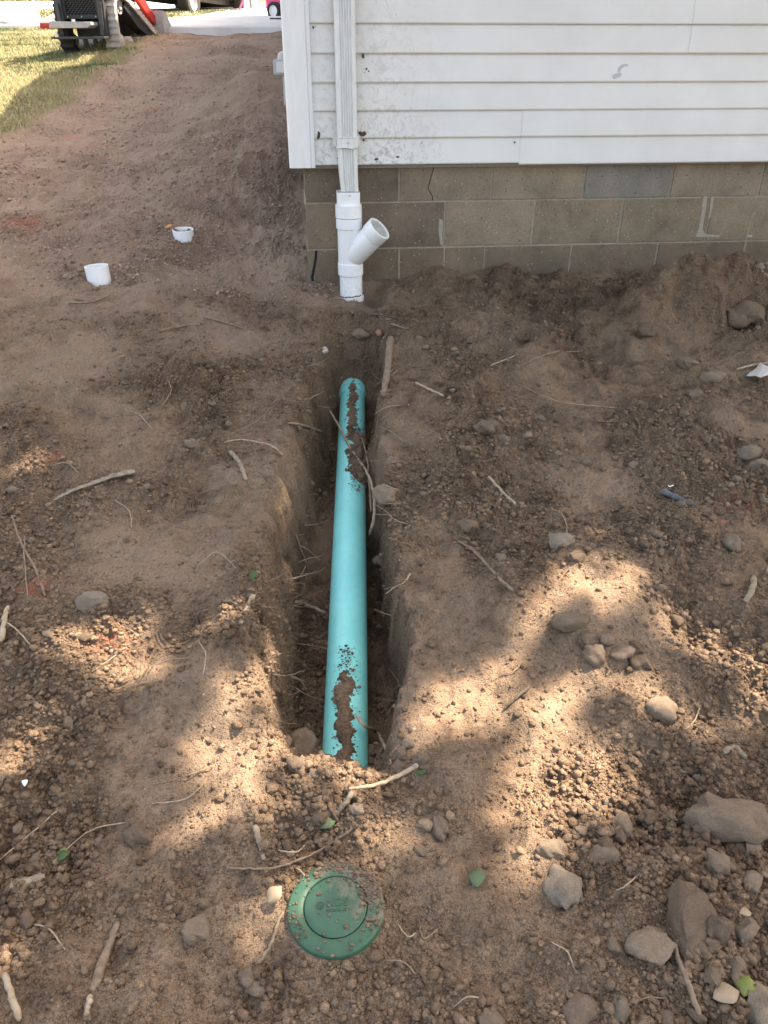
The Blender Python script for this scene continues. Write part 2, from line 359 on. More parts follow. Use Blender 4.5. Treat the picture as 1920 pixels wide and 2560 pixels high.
# ------------------------------------------------------------ house
def wallpt(px, py, v0=0.0):
    """(u, z) on the plane v = v0 of the house"""
    d = ray(px, py); ou, ov = to_uv(0, 0); du = d.x*UX + d.y*UY; dv = -d.x*UY + d.y*UX
    t = (v0 - ov) / dv; return ou + du*t, HC + d.z*t
house = empty('house', (CXY[0], CXY[1], 0), ANG)
tag(house, 'white clapboard house with grey concrete block foundation', 'house')
def siding_mat():
    m = mat('white_siding', (.74,.745,.73), .42, .4); t = NT(m); c = t.coord('Object', house)
    mp = t.n('Mapping'); mp.inputs['Scale'].default_value = (1.2, 1, 26); t.l(c, mp.inputs[0])
    gr = t.noise(mp.outputs[0], 6, 6, .65); mo = t.noise(c, 3.2, 4, .6); sp = t.noise(c, 62, 3, .6)
    cl = t.ramp(mo, [(.3, (.64,.632,.605)), (.65, (.715,.71,.685))])
    cl = t.mix(t.math('MULTIPLY', t.ramp(gr, [(.5, (0,0,0)), (.8, (1,1,1))]), .10), cl, (.45,.43,.36))
    sx = t.n('SeparateXYZ'); t.l(c, sx.inputs[0])
    # grime gathers by the downspout and near the lowest board
    near = t.math('MULTIPLY', t.ramp(t.math('ABSOLUTE', t.math('SUBTRACT', sx.outputs[0], .30)), [(.10, (1,1,1)), (.42, (0,0,0))]),
                  t.ramp(t.math('SUBTRACT', sx.outputs[2], .80), [(.02, (1,1,1)), (.24, (.35,.35,.35)), (.8, (.12,.12,.12))]))
    web = t.ramp(t.noise(c, 26, 6, .72, 1.2), [(.48, (0,0,0)), (.66, (1,1,1))])
    cl = t.mix(t.math('MULTIPLY', t.math('MULTIPLY', near, web), .95), cl, (.20,.18,.14))
    dots = t.ramp(t.noise(c, 75, 2, .5), [(.70, (0,0,0)), (.74, (1,1,1))])
    cl = t.mix(t.math('MULTIPLY', dots, t.math('ADD', t.math('MULTIPLY', near, .8), .10)), cl, (.07,.055,.045))
    t.color(cl); t.bump(gr, .12, .0015); return m
M_SID = siding_mat()
M_TRIM = grained('white_trim', (.70,.71,.70), (.78,.785,.775), 9, .4, .08, .001, .4, stretch=(6, 6, 1))
_, z410 = wallpt(880, 410); _, z57 = wallpt(880, 57)
EXPO = (z57 - z410) / 5; SB = z410
UL, VL = 9.2, 12.2
EAVE = 2.95
NC = int((EAVE - SB) / EXPO)
def board(u0, u1, z0, proud=0.0, side=False, drop=0.0):
    mb = MB(); p = proud
    # lap profile: nose at the bottom, slight hollow, thin top tucked under the next board
    pr = [(-.0145 - p, -.002 - drop), (-.0165 - p, .003 - drop), (-.0130 - p, .040), (-.0075 - p, .090), (-.0035 - p, EXPO + .012), (.004 - p*.2, EXPO + .012), (.004, -.001 - drop), (-.006, -.002 - drop)]
    if not side: mb.prism([(v, z0 + z) for v, z in pr], 0, u0, u1)
    else:                                     # the same board on the side wall, running along v
        n = len(pr); vs = [(v, u0, z0 + z) for v, z in pr] + [(v, u1, z0 + z) for v, z in pr]
        mb.add(vs, [tuple(range(n)), tuple(range(2*n-1, n-1, -1))] + [(i, i+n, (i+1) % n + n, (i+1) % n) for i in range(n)])
    return mb
sj = {0: wallpt(1296, 400)[0], 1: wallpt(1302, 330)[0], 4: wallpt(1722, 100)[0], 5: wallpt(1732, 30)[0]}
TR_U0, TR_U1 = -.004, wallpt(789, 410)[0]
for k in range(NC):
    z0 = SB + k * EXPO; ue = UL
    js = sj.get(k, 2.4 + (k * 1.37) % 1.9)
    a = board(TR_U1 - .02, js + .012, z0).build('siding_board', M_SID, house)
    b = board(js, ue, z0 + (-.0035 if k < 1 else .0005), .0022, drop=.003 if k == 0 else 0).build('siding_board', M_SID, house)
    s_ = board(.09, 4.1 + (k * 1.1) % 2.3, z0, side=True).build('siding_board', M_SID, house)
    s2 = board(4.1 + (k * 1.1) % 2.3 - .01, VL, z0, .002, side=True).build('siding_board', M_SID, house)
# corner post with its channel
ztb = wallpt(770, 420, -.02)[1]
tw = TR_U1 - TR_U0
mb = MB().prism([(TR_U0, -.030), (TR_U0 + tw*.76, -.030), (TR_U0 + tw*.80, -.024), (TR_U0 + tw*.84, -.030), (TR_U1 - .002, -.027), (TR_U1, -.006), (TR_U1 - .012, .0), (.03, .0), (.03, .03), (-.0, .09), (-.028, .092), (-.030, .02), (-.030, -.020), (-.024, -.028)], 2, ztb, EAVE)
mb.build('corner_post', M_TRIM, house, bevel=.0015)
# core walls (behind the boards), soffit, fascia, roof
M_CORE = mat('wall_core', (.3, .29, .27), .9)
MB().box((UL/2 + .01, VL/2 + .02, (SB - .02 + EAVE)/2), (UL, VL, EAVE - SB + .02)).build('wall', M_CORE, house)
OH = .28; RISE = 2.2
M_ROOF = grained('roof_shingle', (.06,.055,.05), (.13,.12,.11), 30, .95, .5, .01)
roof = MB(); c = VL/2
roof.prism([(-OH, EAVE), (c, EAVE + RISE), (VL + OH, EAVE), (VL + OH, EAVE + .10), (c, EAVE + RISE + .11), (-OH, EAVE + .10)], 0, -OH, UL + OH)
rf = roof.build('roof', M_ROOF, house)
gab = MB().prism([(.02, EAVE - .01), (VL, EAVE - .01), (c, EAVE + RISE - .02)], 0, .02, UL - .02); gab.build('gable_wall', M_SID, house)
fas = MB(); fas.box((UL/2, -OH - .012, EAVE + .045), (UL + 2*OH, .02, .15)); fas.build('fascia', M_TRIM, house)
sof = MB(); sof.box((UL/2, -OH/2, EAVE - .012), (UL + 2*OH - .01, OH - .01, .02)); sof.build('soffit', M_TRIM, house)
gut = MB(); gut.prism([(-OH - .14, EAVE + .10), (-OH - .135, EAVE + .02), (-OH - .10, EAVE - .02), (-OH - .03, EAVE - .02), (-OH - .03, EAVE + .10), (-OH - .04, EAVE + .10), (-OH - .04, EAVE - .01), (-OH - .10, EAVE - .01), (-OH - .125, EAVE + .03), (-OH - .13, EAVE + .10)], 0, -OH, UL + OH); gut.build('gutter', M_TRIM, house)
# foundation: mortar bed set back, every block its own piece
def block_mat():
    m = mat('concrete_block', (.28,.255,.215), .92, .2); t = NT(m); c = t.coord('Object', house)
    oi = t.n('ObjectInfo')
    n1 = t.noise(c, 4.5, 6, .7); n2 = t.noise(c, 120, 4, .7); st = t.noise(c, 16, 5, .7, .6)
    cl = t.mix(.8, oi.outputs['Color'], t.ramp(n1, [(.30, (.50,.49,.48)), (.45, (.88,.87,.85)), (.68, (1.24,1.21,1.16))]), 'MULTIPLY')
    cl = t.mix(.6, cl, t.ramp(n2, [(.3, (.62,.61,.6)), (.5, (1,1,1)), (.72, (1.2,1.2,1.2))]), 'MULTIPLY')
    sx = t.n('SeparateXYZ'); t.l(c, sx.inputs[0])
    low = t.ramp(sx.outputs[2], [(.30, (1,1,1)), (.52, (0,0,0))])
    cl = t.mix(t.math('MULTIPLY', low, t.math('ADD', t.math('MULTIPLY', st, .5), .22)), cl, (.12,.085,.06))
    v = t.n('TexVoronoi'); t.l(c, v.inputs['Vector']); v.inputs['Scale'].default_value = 55
    sc = t.n('SeparateColor'); t.l(v.outputs['Color'], sc.inputs[0])
    pit = t.math('MULTIPLY', t.ramp(v.outputs['Distance'], [(.14, (1,1,1)), (.20, (0,0,0))]), t.ramp(sc.outputs[0], [(.62, (0,0,0)), (.66, (1,1,1))]))
    cl = t.mix(t.math('MULTIPLY', pit, .75), cl, (.05,.042,.035))
    wh = t.math('MULTIPLY', t.ramp(v.outputs['Distance'], [(.12, (1,1,1)), (.17, (0,0,0))]), t.ramp(sc.outputs[1], [(.90, (0,0,0)), (.93, (1,1,1))]))
    cl = t.mix(t.math('MULTIPLY', wh, .7), cl, (.5,.46,.40))
    efl = t.math('MULTIPLY', t.ramp(t.noise(c, 11, 6, .75), [(.58, (0,0,0)), (.74, (1,1,1))]), low)
    cl = t.mix(t.math('MULTIPLY', efl, .45), cl, (.38,.34,.30))
    t.color(cl); b = t.bump(n2, .5, .004); t.bump(t.math('MULTIPLY', pit, -1.0), .6, .004, b); return m
M_BLK = block_mat()
M_MORT = grained('mortar', (.25,.215,.165), (.36,.315,.245), 40, .95, .5, .003)
fnd = MB().box((UL/2 + .034, .1487, .18), (UL, .22, 1.36)).build('foundation_wall', M_MORT, house)
FV = .035                                                  # block face, set back from the siding nose
fz1, fz2 = wallpt(1000, 505, FV)[1], wallpt(1000, 620, FV)[1]; ch = fz1 - fz2
uo = wallpt(760, 460, FV)[0]
jA = [uo, wallpt(998, 455, FV)[0], wallpt(1230, 450, FV)[0], wallpt(1462, 450, FV)[0], wallpt(1680, 450, FV)[0], wallpt(1904, 450, FV)[0]]
jB = [uo, wallpt(889, 560, FV)[0], wallpt(1111, 560, FV)[0], wallpt(1333, 560, FV)[0], wallpt(1552, 555, FV)[0], wallpt(1772, 550, FV)[0]]
jC = [uo, wallpt(792, 660, FV)[0], wallpt(998, 650, FV)[0], wallpt(1111, 650, FV)[0], wallpt(1211, 650, FV)[0], wallpt(1425, 650, FV)[0], wallpt(1640, 645, FV)[0], wallpt(1857, 640, FV)[0]]
def extend(j):
    while j[-1] < UL - .5: j.append(j[-1] + .405)
    return j
jD = [uo, uo + .3]
TINT = {('A', 3): (.225,.235,.225), ('A', 0): (.175,.158,.135), ('A', 1): (.25,.23,.19), ('B', 0): (.235,.205,.165), ('B', 1): (.185,.165,.14), ('C', 0): (.24,.215,.165), ('C', 2): (.20,.175,.14)}
def block(poly, tint, lab=None):
    o = MB().prism([(u, z) for u, z in poly], 1, 0, 0)     # placeholder replaced just below
    mb = MB(); n = len(poly); f0 = FV + random.uniform(-.0015, .0015)
    vs = [(u, f0, z) for u, z in poly] + [(u, FV + .05, z) for u, z in poly]
    mb.add(vs, [tuple(range(n)), tuple(range(2*n-1, n-1, -1))] + [(i, i+n, (i+1) % n + n, (i+1) % n) for i in range(n)])
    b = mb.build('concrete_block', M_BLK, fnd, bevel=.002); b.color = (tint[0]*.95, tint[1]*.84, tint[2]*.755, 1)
    if lab: b['label'] = lab
    return b
G = .0042
for nm, js, z0, z1 in (('A', extend(jA), fz1, fz1 + ch), ('B', extend(jB), fz2, fz1), ('C', extend(jC), fz2 - ch, fz2), ('D', extend(jD), fz2 - 2*ch, fz2 - ch)):
    for i in range(len(js) - 1):
        u0, u1 = js[i] + G, js[i+1] - G; a, b = z0 + G, z1 - G
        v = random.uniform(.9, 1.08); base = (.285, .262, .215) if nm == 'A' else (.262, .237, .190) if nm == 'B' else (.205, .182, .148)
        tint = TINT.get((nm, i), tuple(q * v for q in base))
        if nm == 'A' and i == 1:                           # the cracked block: two pieces with an open split
            cr = [wallpt(px, py, FV) for px, py in ((1096, 400), (1078, 440), (1070, 472), (1082, 492), (1081, 506))]
            cr = [(q[0], min(max(q[1], a), b)) for q in cr]; cr[0] = (cr[0][0], b); cr[-1] = (cr[-1][0], a); CR = cr
            block([(u0, a)] + [(q[0] - .0018, q[1]) for q in cr[::-1]] + [(u0, b)], (.225,.205,.17), 'dark concrete block left of a jagged crack')
            block([(q[0] + .0018, q[1]) for q in cr] + [(u1, a), (u1, b)], tint)
            continue
        if nm == 'C' and i == 0:
            block([(u0, a), (u1 - .012, a), (u1 - .030, (a+b)/2 - .03), (u1 - .008, b - .04), (u1 - .004, b), (u0, b)], tint, 'small corner block beside an open crack'); continue
        if nm == 'C' and i == 1:
            block([(u0 - .004, a), (u1, a), (u1, b), (u0 + .004, b), (u0, b - .04), (u0 - .020, (a+b)/2 - .03)], tint); continue
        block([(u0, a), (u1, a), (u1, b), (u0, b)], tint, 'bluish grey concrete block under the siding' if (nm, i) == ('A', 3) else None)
for nm, z0 in (('A', fz1), ('B', fz2), ('C', fz2 - ch), ('D', fz2 - 2*ch)):            # side wall courses
    vv = .05 + (.2 if nm in 'BD' else 0)
    while vv < VL - .4:
        b = MB().box((uo + .025, vv + .2, z0 + ch/2), (.05, .405 - 2*G, ch - 2*G)).build('concrete_block', M_BLK, fnd, bevel=.0035)
        b.color = (*(q * random.uniform(.9, 1.05) for q in (.25,.225,.18)), 1); vv += .405
def crack(poly):
    mb = MB(); n = len(poly)
    mb.add([(u, FV + .0028, z) for u, z in poly] + [(u, FV + .02, z) for u, z in poly], [tuple(range(n)), tuple(range(2*n-1, n-1, -1))] + [(i, i+n, (i+1) % n + n, (i+1) % n) for i in range(n)])
    mb.build('crack_shade_strip', mat('painted_crack_shade', (.012,.010,.009), 1), fnd)  # near-black strip paints the shade inside the crack
_u, _a, _b = jC[1], fz2 - ch + G, fz2 - G
crack([(_u - .016, _a), (_u - .001, _a), (_u - .018, (_a+_b)/2 - .03), (_u + .002, _b - .04), (_u + .006, _b), (_u - .006, _b), (_u - .010, _b - .04), (_u - .032, (_a+_b)/2 - .03)])
crack([(q[0] - .003, q[1]) for q in CR] + [(q[0] + .003, q[1]) for q in CR[::-1]])
# smeared mortar patches over two joints and at the corner
M_SMEAR = grained('smeared_mortar', (.27,.24,.19), (.36,.325,.26), 60, .95, .5, .002)
def smear(pts, parent=fnd):
    poly = [wallpt(x, y, FV) for x, y in pts]; mb = MB(); n = len(poly)
    mb.add([(u, FV - .0018, z) for u, z in poly] + [(u, FV + .01, z) for u, z in poly], [tuple(range(n)), tuple(range(2*n-1, n-1, -1))] + [(i, i+n, (i+1) % n + n, (i+1) % n) for i in range(n)])
    mb.build('mortar_smear', M_SMEAR, parent, bevel=.002)
smear([(1757, 490), (1768, 490), (1766, 515), (1762, 540), (1756, 572), (1763, 585), (1800, 588), (1798, 594), (1738, 593), (1745, 575), (1751, 545), (1754, 520)])
smear([(1778, 490), (1786, 491), (1781, 520), (1774, 548), (1770, 548), (1774, 520)])
smear([(1098, 545), (1108, 552), (1106, 590), (1107, 615), (1100, 612), (1096, 575)])
smear([(759, 470), (764, 490), (767, 512), (760, 512)])
# peeled patch and dark nests on the siding
M_PEEL = mat('bare_siding', (.46,.465,.45), .7)
def on_siding(name, pts, k, m, lab, th=.001):
    def vz(z): f = (z - SB) / EXPO; f -= math.floor(f); return np.interp(f * EXPO, [0, .003, .04, .09, .12], [-.0145, -.0165, -.013, -.0075, -.005])
    poly = [wallpt(x, y, -.012) for x, y in pts]; n = len(poly)
    mb = MB(); mb.add([(u, vz(z) - th - .0006, z) for u, z in poly] + [(u, vz(z) + .002, z) for u, z in poly], [tuple(range(n)), tuple(range(2*n-1, n-1, -1))] + [(i, i+n, (i+1) % n + n, (i+1) % n) for i in range(n)])
    o = mb.build(name, m, house); o['label'] = lab
on_siding('peeled_patch', [(1530, 190), (1534, 186), (1546, 182), (1550, 181), (1554, 184), (1551, 191), (1543, 194), (1534, 198)], 3, M_PEEL, 'grey peeled flake on the white siding')
on_siding('peeled_patch', [(1544, 181), (1546, 170), (1552, 163), (1562, 159), (1570, 161), (1572, 165), (1562, 166), (1555, 170), (1549, 180)], 3, M_PEEL, 'curved grey peeled flake on the white siding')
M_NEST = grained('old_nest', (.05,.04,.03), (.12,.095,.07), 300, 1, .6, .004)
def lump(name, c, r, m, parent=None, seed=0, sub=2, sq=(1,1,1), amp=.35):
    import bmesh
    bm = bmesh.new(); bmesh.ops.create_icosphere(bm, subdivisions=sub, radius=1)
    P = np.array([v.co[:] for v in bm.verts]); a = 1 + amp * (pn(P[:,0]*1.4 + P[:,2] + seed*3.7, P[:,1]*1.4 - P[:,2]*.7 + seed, seed) + .5 * pn(P[:,0]*3 + P[:,2]*2, P[:,1]*3 + seed*2.1, seed + 5))
    for v, q in zip(bm.verts, a): v.co *= float(q); v.co = Vector((v.co.x*sq[0]*r, v.co.y*sq[1]*r, v.co.z*sq[2]*r)) + Vector(c)
    me = bpy.data.meshes.new(name); bm.to_mesh(me); bm.free(); me.polygons.foreach_set('use_smooth', [True]*len(me.polygons)); me.materials.append(m)
    o = bpy.data.objects.new(name, me); col.objects.link(o); o.parent = parent; return o
for i, (px, py, r, q) in enumerate(((908, 140, .007, (.8,.5,1.4)), (940, 398, .008, (1.2,.5,.8)), (995, 392, .006, (1.3,.5,.8)), (797, 338, .012, (.7,.5,1.3)), (905, 335, .013, (1.3,.6,.9)), (846, 396, .007, (1,.5,1)), (909, 350, .005, (1,.5,1)), (916, 172, .004, (1,.4,1)), (922, 178, .003, (1,.4,1)), (912, 182, .003, (1,.4,1)), (1286, 356, .004, (1,.4,1)), (783, 68, .004, (1,.4,1)))):
    u, z = wallpt(px, py, -.012); lump('insect_nest', (u, -.013, z), r, M_NEST, house, i, 2, q, .6)

# ------------------------------------------------------------ downspout
M_DS = grained('painted_downspout', (.60,.61,.59), (.74,.75,.735), 14, .45, .15, .001, .45, stretch=(5, 5, 1))
ds = empty('downspout', (CXY[0], CXY[1], 0), ANG)
tag(ds, 'white ribbed metal downspout strapped to the corner of the house', 'downspout')
du0, du1 = wallpt(836, 57, -.095)[0], wallpt(889, 57, -.095)[0]; dzb = wallpt(870, 470, -.09)[1] - .015
dW = du1 - du0; db, df = -.026, -.098
prof = [(du0, db)]; prof += [(du0, df + .010), (du0 + .004, df + .003), (du0 + .012, df)]
for i in range(5):                                          # five flutes on the face
    a = du0 + dW * (.22 + i * .12)
    prof += [(a, df), (a + dW*.022, df + .005), (a + dW*.058, df + .005), (a + dW*.08, df)]
prof += [(du1 - .012, df), (du1 - .004, df + .003), (du1, df + .010), (du1, db)]
mb = MB(); zs = [dzb, dzb + .07, dzb + .15, 1.4, EAVE - .16]; n = len(prof); vs = []
for i, z in enumerate(zs):
    sq = (0.90, .96, 1, 1, 1)[i]; sh = (.006, .002, 0, 0, 0)[i]
    for u, v in prof: vs.append(((u - (du0+du1)/2) * sq + (du0+du1)/2 + sh, v, z))
mb.add(vs, [(i*n + k, i*n + (k+1) % n, (i+1)*n + (k+1) % n, (i+1)*n + k) for i in range(len(zs)-1) for k in range(n)])
mb.build('pipe', M_DS, ds)
mb = MB(); um = (du0+du1)/2; mb.prism([(du0, db), (du0, df), (du1, df), (du1, db)], 2, 0, 0) if False else None
el = MB(); el.add([(u, v + o, z) for z, o in ((EAVE - .16, 0), (EAVE - .02, -OH + .06)) for u, v in ((du0, db), (du0, df), (du1, df), (du1, db))], [(0,1,5,4),(1,2,6,5),(2,3,7,6),(3,0,4,7)]); el.build('elbow', M_DS, ds)
zst = wallpt(870, 357, -.10)[1]
st = MB(); hh = .020; t_ = .0035; wv = lambda a: .004 * math.cos(2*math.pi*a)
pa = [(du0 - .016, -.019), (du0 - .0035, -.021), (du0 - .0035, df + .004), (du0 + .002, df - .0035), (um - .02, df - .006), (um, df - .0075), (um + .02, df - .006), (du1 - .002, df - .0035), (du1 + .0035, df + .004), (du1 + .0035, -.021), (du1 + .016, -.019)]
for q in range(len(pa) - 1):
    (a0, b0), (a1, b1) = pa[q], pa[q+1]; s0 = .004 if q in (4, 5) else 0
    d0 = -.005 if 3 <= q <= 6 else 0
    st.add([(a0, b0, zst - hh), (a1, b1, zst - hh), (a1, b1, zst + hh), (a0, b0, zst + hh), (a0, b0 + t_, zst - hh), (a1, b1 + t_, zst - hh), (a1, b1 + t_, zst + hh), (a0, b0 + t_, zst + hh)], [(0,1,2,3),(4,7,6,5),(0,4,5,1),(2,6,7,3),(1,5,6,2),(0,3,7,4)])
for zz in (-hh, hh): st.tube([(a, b - .001, zst + zz + .003 * math.sin(i*1.9)) for i, (a, b) in enumerate(pa)], .0022, 6)
sto = st.build('strap', M_DS, ds)
MB().lathe([(.0001, .004), (.003, .0035), (.0045, 0)], 12, Matrix.Translation((um + .002, df - .008, zst)) @ Matrix.Rotation(R(90), 4, 'X')).build('screw', mat('screw_metal', (.5,.5,.48), .4, .5, .8), sto)

# ------------------------------------------------------------ white pvc wye
def pvc_mat(name, a, b, splash=.55):
    m = mat(name, a, .30, .5); t = NT(m); c = t.coord('Object'); n = t.noise(c, 18, 5, .6)
    cl = t.ramp(n, [(.35, a), (.75, b)]); d = t.ramp(t.noise(c, 55, 5, .7), [(.60, (0,0,0)), (.78, (1,1,1))])
    sz = t.n('SeparateXYZ'); t.l(c, sz.inputs[0]); spl = t.math('MULTIPLY', t.ramp(sz.outputs[2], [(.22, (1,1,1)), (.42, (.12,.12,.12))]), t.ramp(t.noise(c, 70, 5, .75), [(.50, (0,0,0)), (.66, (1,1,1))]))
    t.color(t.mix(t.math('MULTIPLY', spl, splash), t.mix(t.math('MULTIPLY', d, .14), cl, (.30,.24,.18)), (.22,.155,.105))); t.rough(t.ramp(n, [(.3, (.26,.26,.26)), (.8, (.42,.42,.42))])); return m
M_PVC = pvc_mat('white_pvc', (.78,.785,.79), (.83,.835,.835)); M_PVC2 = pvc_mat('white_riser_pvc', (.78,.785,.79), (.83,.835,.835), .06)
wy = empty('drain_wye', (CXY[0], CXY[1], 0), ANG)
tag(wy, 'white plastic wye drain fitting below the downspout', 'pipe fitting')
WV = -.068
zw = lambda py: wallpt(876, py, WV)[1]
uw = lambda py: np.interp(py, [500, 760], [wallpt(871, 520, WV)[0], wallpt(879, 735, WV)[0]])
def ring(p0, p1, r, ri=.050, name='collar', n=48, lip=.002):
    z0, z1 = zw(p1), zw(p0); u = uw((p0+p1)/2); M = Matrix.Translation((u, WV, 0))
    return MB().lathe([(ri, z0), (r - lip, z0), (r, z0 + lip), (r, z1 - lip), (r - lip, z1), (ri, z1)], n, M, True).build(name, M_PVC, wy, smooth=True)
# square adapter cup (hollow)
ad = MB(); a0 = uw(480); aw, ad_, z0, z1 = .0515, .043, zw(514), zw(478); th = .0035
def sqp(w, d, c=.006): return [(-w + c, -d), (w - c, -d), (w, -d + c), (w, d - c), (w - c, d), (-w + c, d), (-w, d - c), (-w, -d + c)]
o_, i_ = sqp(aw, ad_), sqp(aw - th, ad_ - th); vs = []
for pl, z in ((o_, z0), (o_, z1), (i_, z1), (i_, z0)): vs += [(a0 + x, WV + y, z) for x, y in pl]
ad.add(vs, [(i*8 + k, i*8 + (k+1) % 8, (i+1)*8 + (k+1) % 8, (i+1)*8 + k) for i in range(3) for k in range(8)]); adp = ad.build('square_adapter', M_PVC, wy, bevel=.0008)
MB().lathe([(.0001, .003), (.003, .0025), (.004, 0)], 12, Matrix.Translation((a0 + .004, WV - ad_ - .0005, zw(486))) @ Matrix.Rotation(R(90), 4, 'X')).build('screw', bpy.data.materials['screw_metal'], adp)
ring(510, 543, .0605, .044, 'adapter_collar'); ring(544.2, 570, .0598, .050, 'upper_hub')
body = MB(); zb, zt = zw(658), zw(568); ub, ut = uw(658), uw(568)
M = Matrix.Translation((uw(615), WV, 0)) @ Matrix.Rotation(math.atan2(ut - ub, zt - zb), 4, 'Y')
zm = 0
body.lathe([(.0545, zb), (.0555, zb + .01), (.0555, zt)], 48, Matrix.Translation((uw(615), WV, 0)))
# 45-degree branch
bu, bz = uw(650) - .004, zw(650); ex = wallpt(946, 563, WV)
bd = Vector((ex[0] - bu, -.070, ex[1] - bz)); bl = bd.length; q = bd.to_track_quat('Z', 'Y'); MBR = Matrix.Translation((bu, WV, bz)) @ q.to_matrix().to_4x4()
body.lathe([(.040, .0), (.0545, .03), (.0555, bl - .048)], 48, MBR); bo = body.build('wye_body', M_PVC, wy, smooth=True)
MB().lathe([(.0505, bl - .052), (.0568, bl - .052), (.0590, bl - .048), (.0590, bl - .002), (.0570, bl), (.0520, bl), (.0505, bl - .004)], 48, MBR, True).build('branch_hub', M_PVC, wy, smooth=True)
gr = MB(); 
M_GRATE = mat('grey_white_grate', (.52,.51,.47), .6)
gr.lathe([(.0500, bl - .012), (.0500, bl - .004), (.0440, bl - .004), (.0440, bl - .012)], 36, MBR, True)
gro = gr.build('grate', M_GRATE, wy, smooth=True)
MB().lathe([(.0001, bl - .026), (.0499, bl - .026), (.0499, bl - .0165), (.0001, bl - .0262)], 36, MBR).build('bore_shade_disc', mat('painted_bore_shade', (.010,.009,.008), .95), gro)  # black disc paints the shade inside the hollow branch
for i in range(-2, 3):
    x = i * .0180; L = math.sqrt(max(.0455**2 - x*x, 1e-5)); s = MB()
    s.add([MBR @ Vector(p) for p in ((x-.0036,-L,bl-.012),(x+.0036,-L,bl-.012),(x+.0036,L,bl-.012),(x-.0036,L,bl-.012),(x-.0036,-L,bl-.003),(x+.0036,-L,bl-.003),(x+.0036,L,bl-.003),(x-.0036,L,bl-.003))], [(0,3,2,1),(4,5,6,7),(0,1,5,4),(1,2,6,5),(2,3,7,6),(3,0,4,7)])
    s.build('slat', M_GRATE, gro)
s = MB(); s.add([MBR @ Vector(p) for p in ((-.045,-.003,bl-.0135),(.045,-.003,bl-.0135),(.045,.003,bl-.0135),(-.045,.003,bl-.0135),(-.045,-.003,bl-.006),(.045,-.003,bl-.006),(.045,.003,bl-.006),(-.045,.003,bl-.006))], [(0,3,2,1),(4,5,6,7),(0,1,5,4),(1,2,6,5),(2,3,7,6),(3,0,4,7)]); s.build('cross_bar', M_GRATE, gro)
ring(656, 686, .0595, .050, 'lower_hub'); ring(684, 745, .0535, .048, 'riser_pipe')
M = Matrix.Translation((uw(745) + .001, WV, 0)); cz0, cz1 = zw(800), zw(738)
cp = MB(); n = 48; rows = [(.0585, cz0, 0), (.0585, cz1, 1), (.0565, cz1 + .001, 1), (.0535, cz1 - .002, 1), (.0535, cz0, 0)]; vs = []
for r, z, tp in rows:
    for k in range(n):
        a = 2*math.pi*k/n; rag = tp * (.006 * math.sin(a + 2.4) + .0014 * pn(k*.9, 3.3, 5)); vs.append((uw(745) + .001 + r*math.cos(a), WV + r*math.sin(a), z + rag - tp*.003))
cp.add(vs, [(i*n + k, i*n + (k+1) % n, (i+1)*n + (k+1) % n, (i+1)*n + k) for i in range(len(rows)-1) for k in range(n)]); cpo = cp.build('bottom_coupling', M_PVC, wy, smooth=True)
cpo['label'] = 'white coupling with a dirty gap at its rim'
# dirt packed in the gap
dg = MB(); dg.tube([(uw(745) + .055*math.cos(a), WV + .055*math.sin(a), cz1 + .006*math.sin(a + 2.4) + .001 + .0015*math.sin(a*9)) for a in np.linspace(R(170), R(320), 26)], [.0028 + .0012*math.sin(i*2.3) for i in range(26)], 6)
dg.build('packed_dirt', M_CLOD, wy, smooth=True)

# ------------------------------------------------------------ utility box on the side wall
M_GREY = grained('grey_box_paint', (.36,.36,.37), (.44,.44,.45), 20, .5, .1, .001)
ub = empty('utility_box', (CXY[0], CXY[1], 0), ANG); tag(ub, 'small grey utility box mounted low on the side wall', 'utility box')
vb = 1.72; zc = 1.20
MB().box((-.070, vb, zc - .005), (.10, .10, .085)).build('housing', M_GREY, ub, bevel=.008)
MB().box((-.075, vb - .052, zc - .005), (.055, .006, .060)).build('cover', mat('pale_cover', (.62,.63,.66), .25), ub, bevel=.003)
MB().lathe([(.0001, .045), (.02, .04), (.032, .025), (.036, 0)], 20, Matrix.Translation((-.058, vb, zc + .036))).build('dome', mat('dull_dome', (.45,.42,.40), .4), ub, smooth=True)
MB().box((-.040, vb, zc - .13), (.055, .08, .17)).build('lower_housing', M_GREY, ub, bevel=.01)
MB().tube([(-.033, vb + .01, zc - .21), (-.033, vb + .01, zc - .30), (-.033, vb + .01, .45)], .011, 10).build('conduit', M_GREY, ub, smooth=True)

# ------------------------------------------------------------ paving beyond the yard
def sheet(name, us, vs, fz, m, label, cat):
    us, vs = np.array(us), np.array(vs); us = np.r_[us[0], us, us[-1]]; vs = np.r_[vs[0], vs, vs[-1]]; A, B = np.meshgrid(us, vs); C = fz(A, B); C[0] -= .3; C[-1] -= .3; C[:, 0] -= .3; C[:, -1] -= .3
    i = np.arange(A.size).reshape(A.shape); f = np.stack([i[:-1,:-1], i[:-1,1:], i[1:,1:], i[1:,:-1]], -1).reshape(-1, 4)
    return tag(mesh_np(name, np.stack([A, B, C], -1).reshape(-1, 3), f, m), label, cat, kind='structure')
M_CONC = grained('pale_concrete', (.46,.44,.42), (.58,.56,.53), 3, .85, .2, .002, .3)
smo = lambda a, b: base_h(a, b)
sheet('driveway', np.linspace(-3.6, 9, 40), np.linspace(11.55, 21, 34), lambda a, b: np.maximum(smo(a, b), 0) + .05 + 0*a, M_CONC, 'pale concrete driveway behind the bare soil', 'driveway')
sheet('sidewalk', np.linspace(-40, -3.62, 40), np.linspace(15.6, 17.6, 8), lambda a, b: smo(a, b) + .04, M_CONC, 'pale concrete path crossing the lawn', 'path')
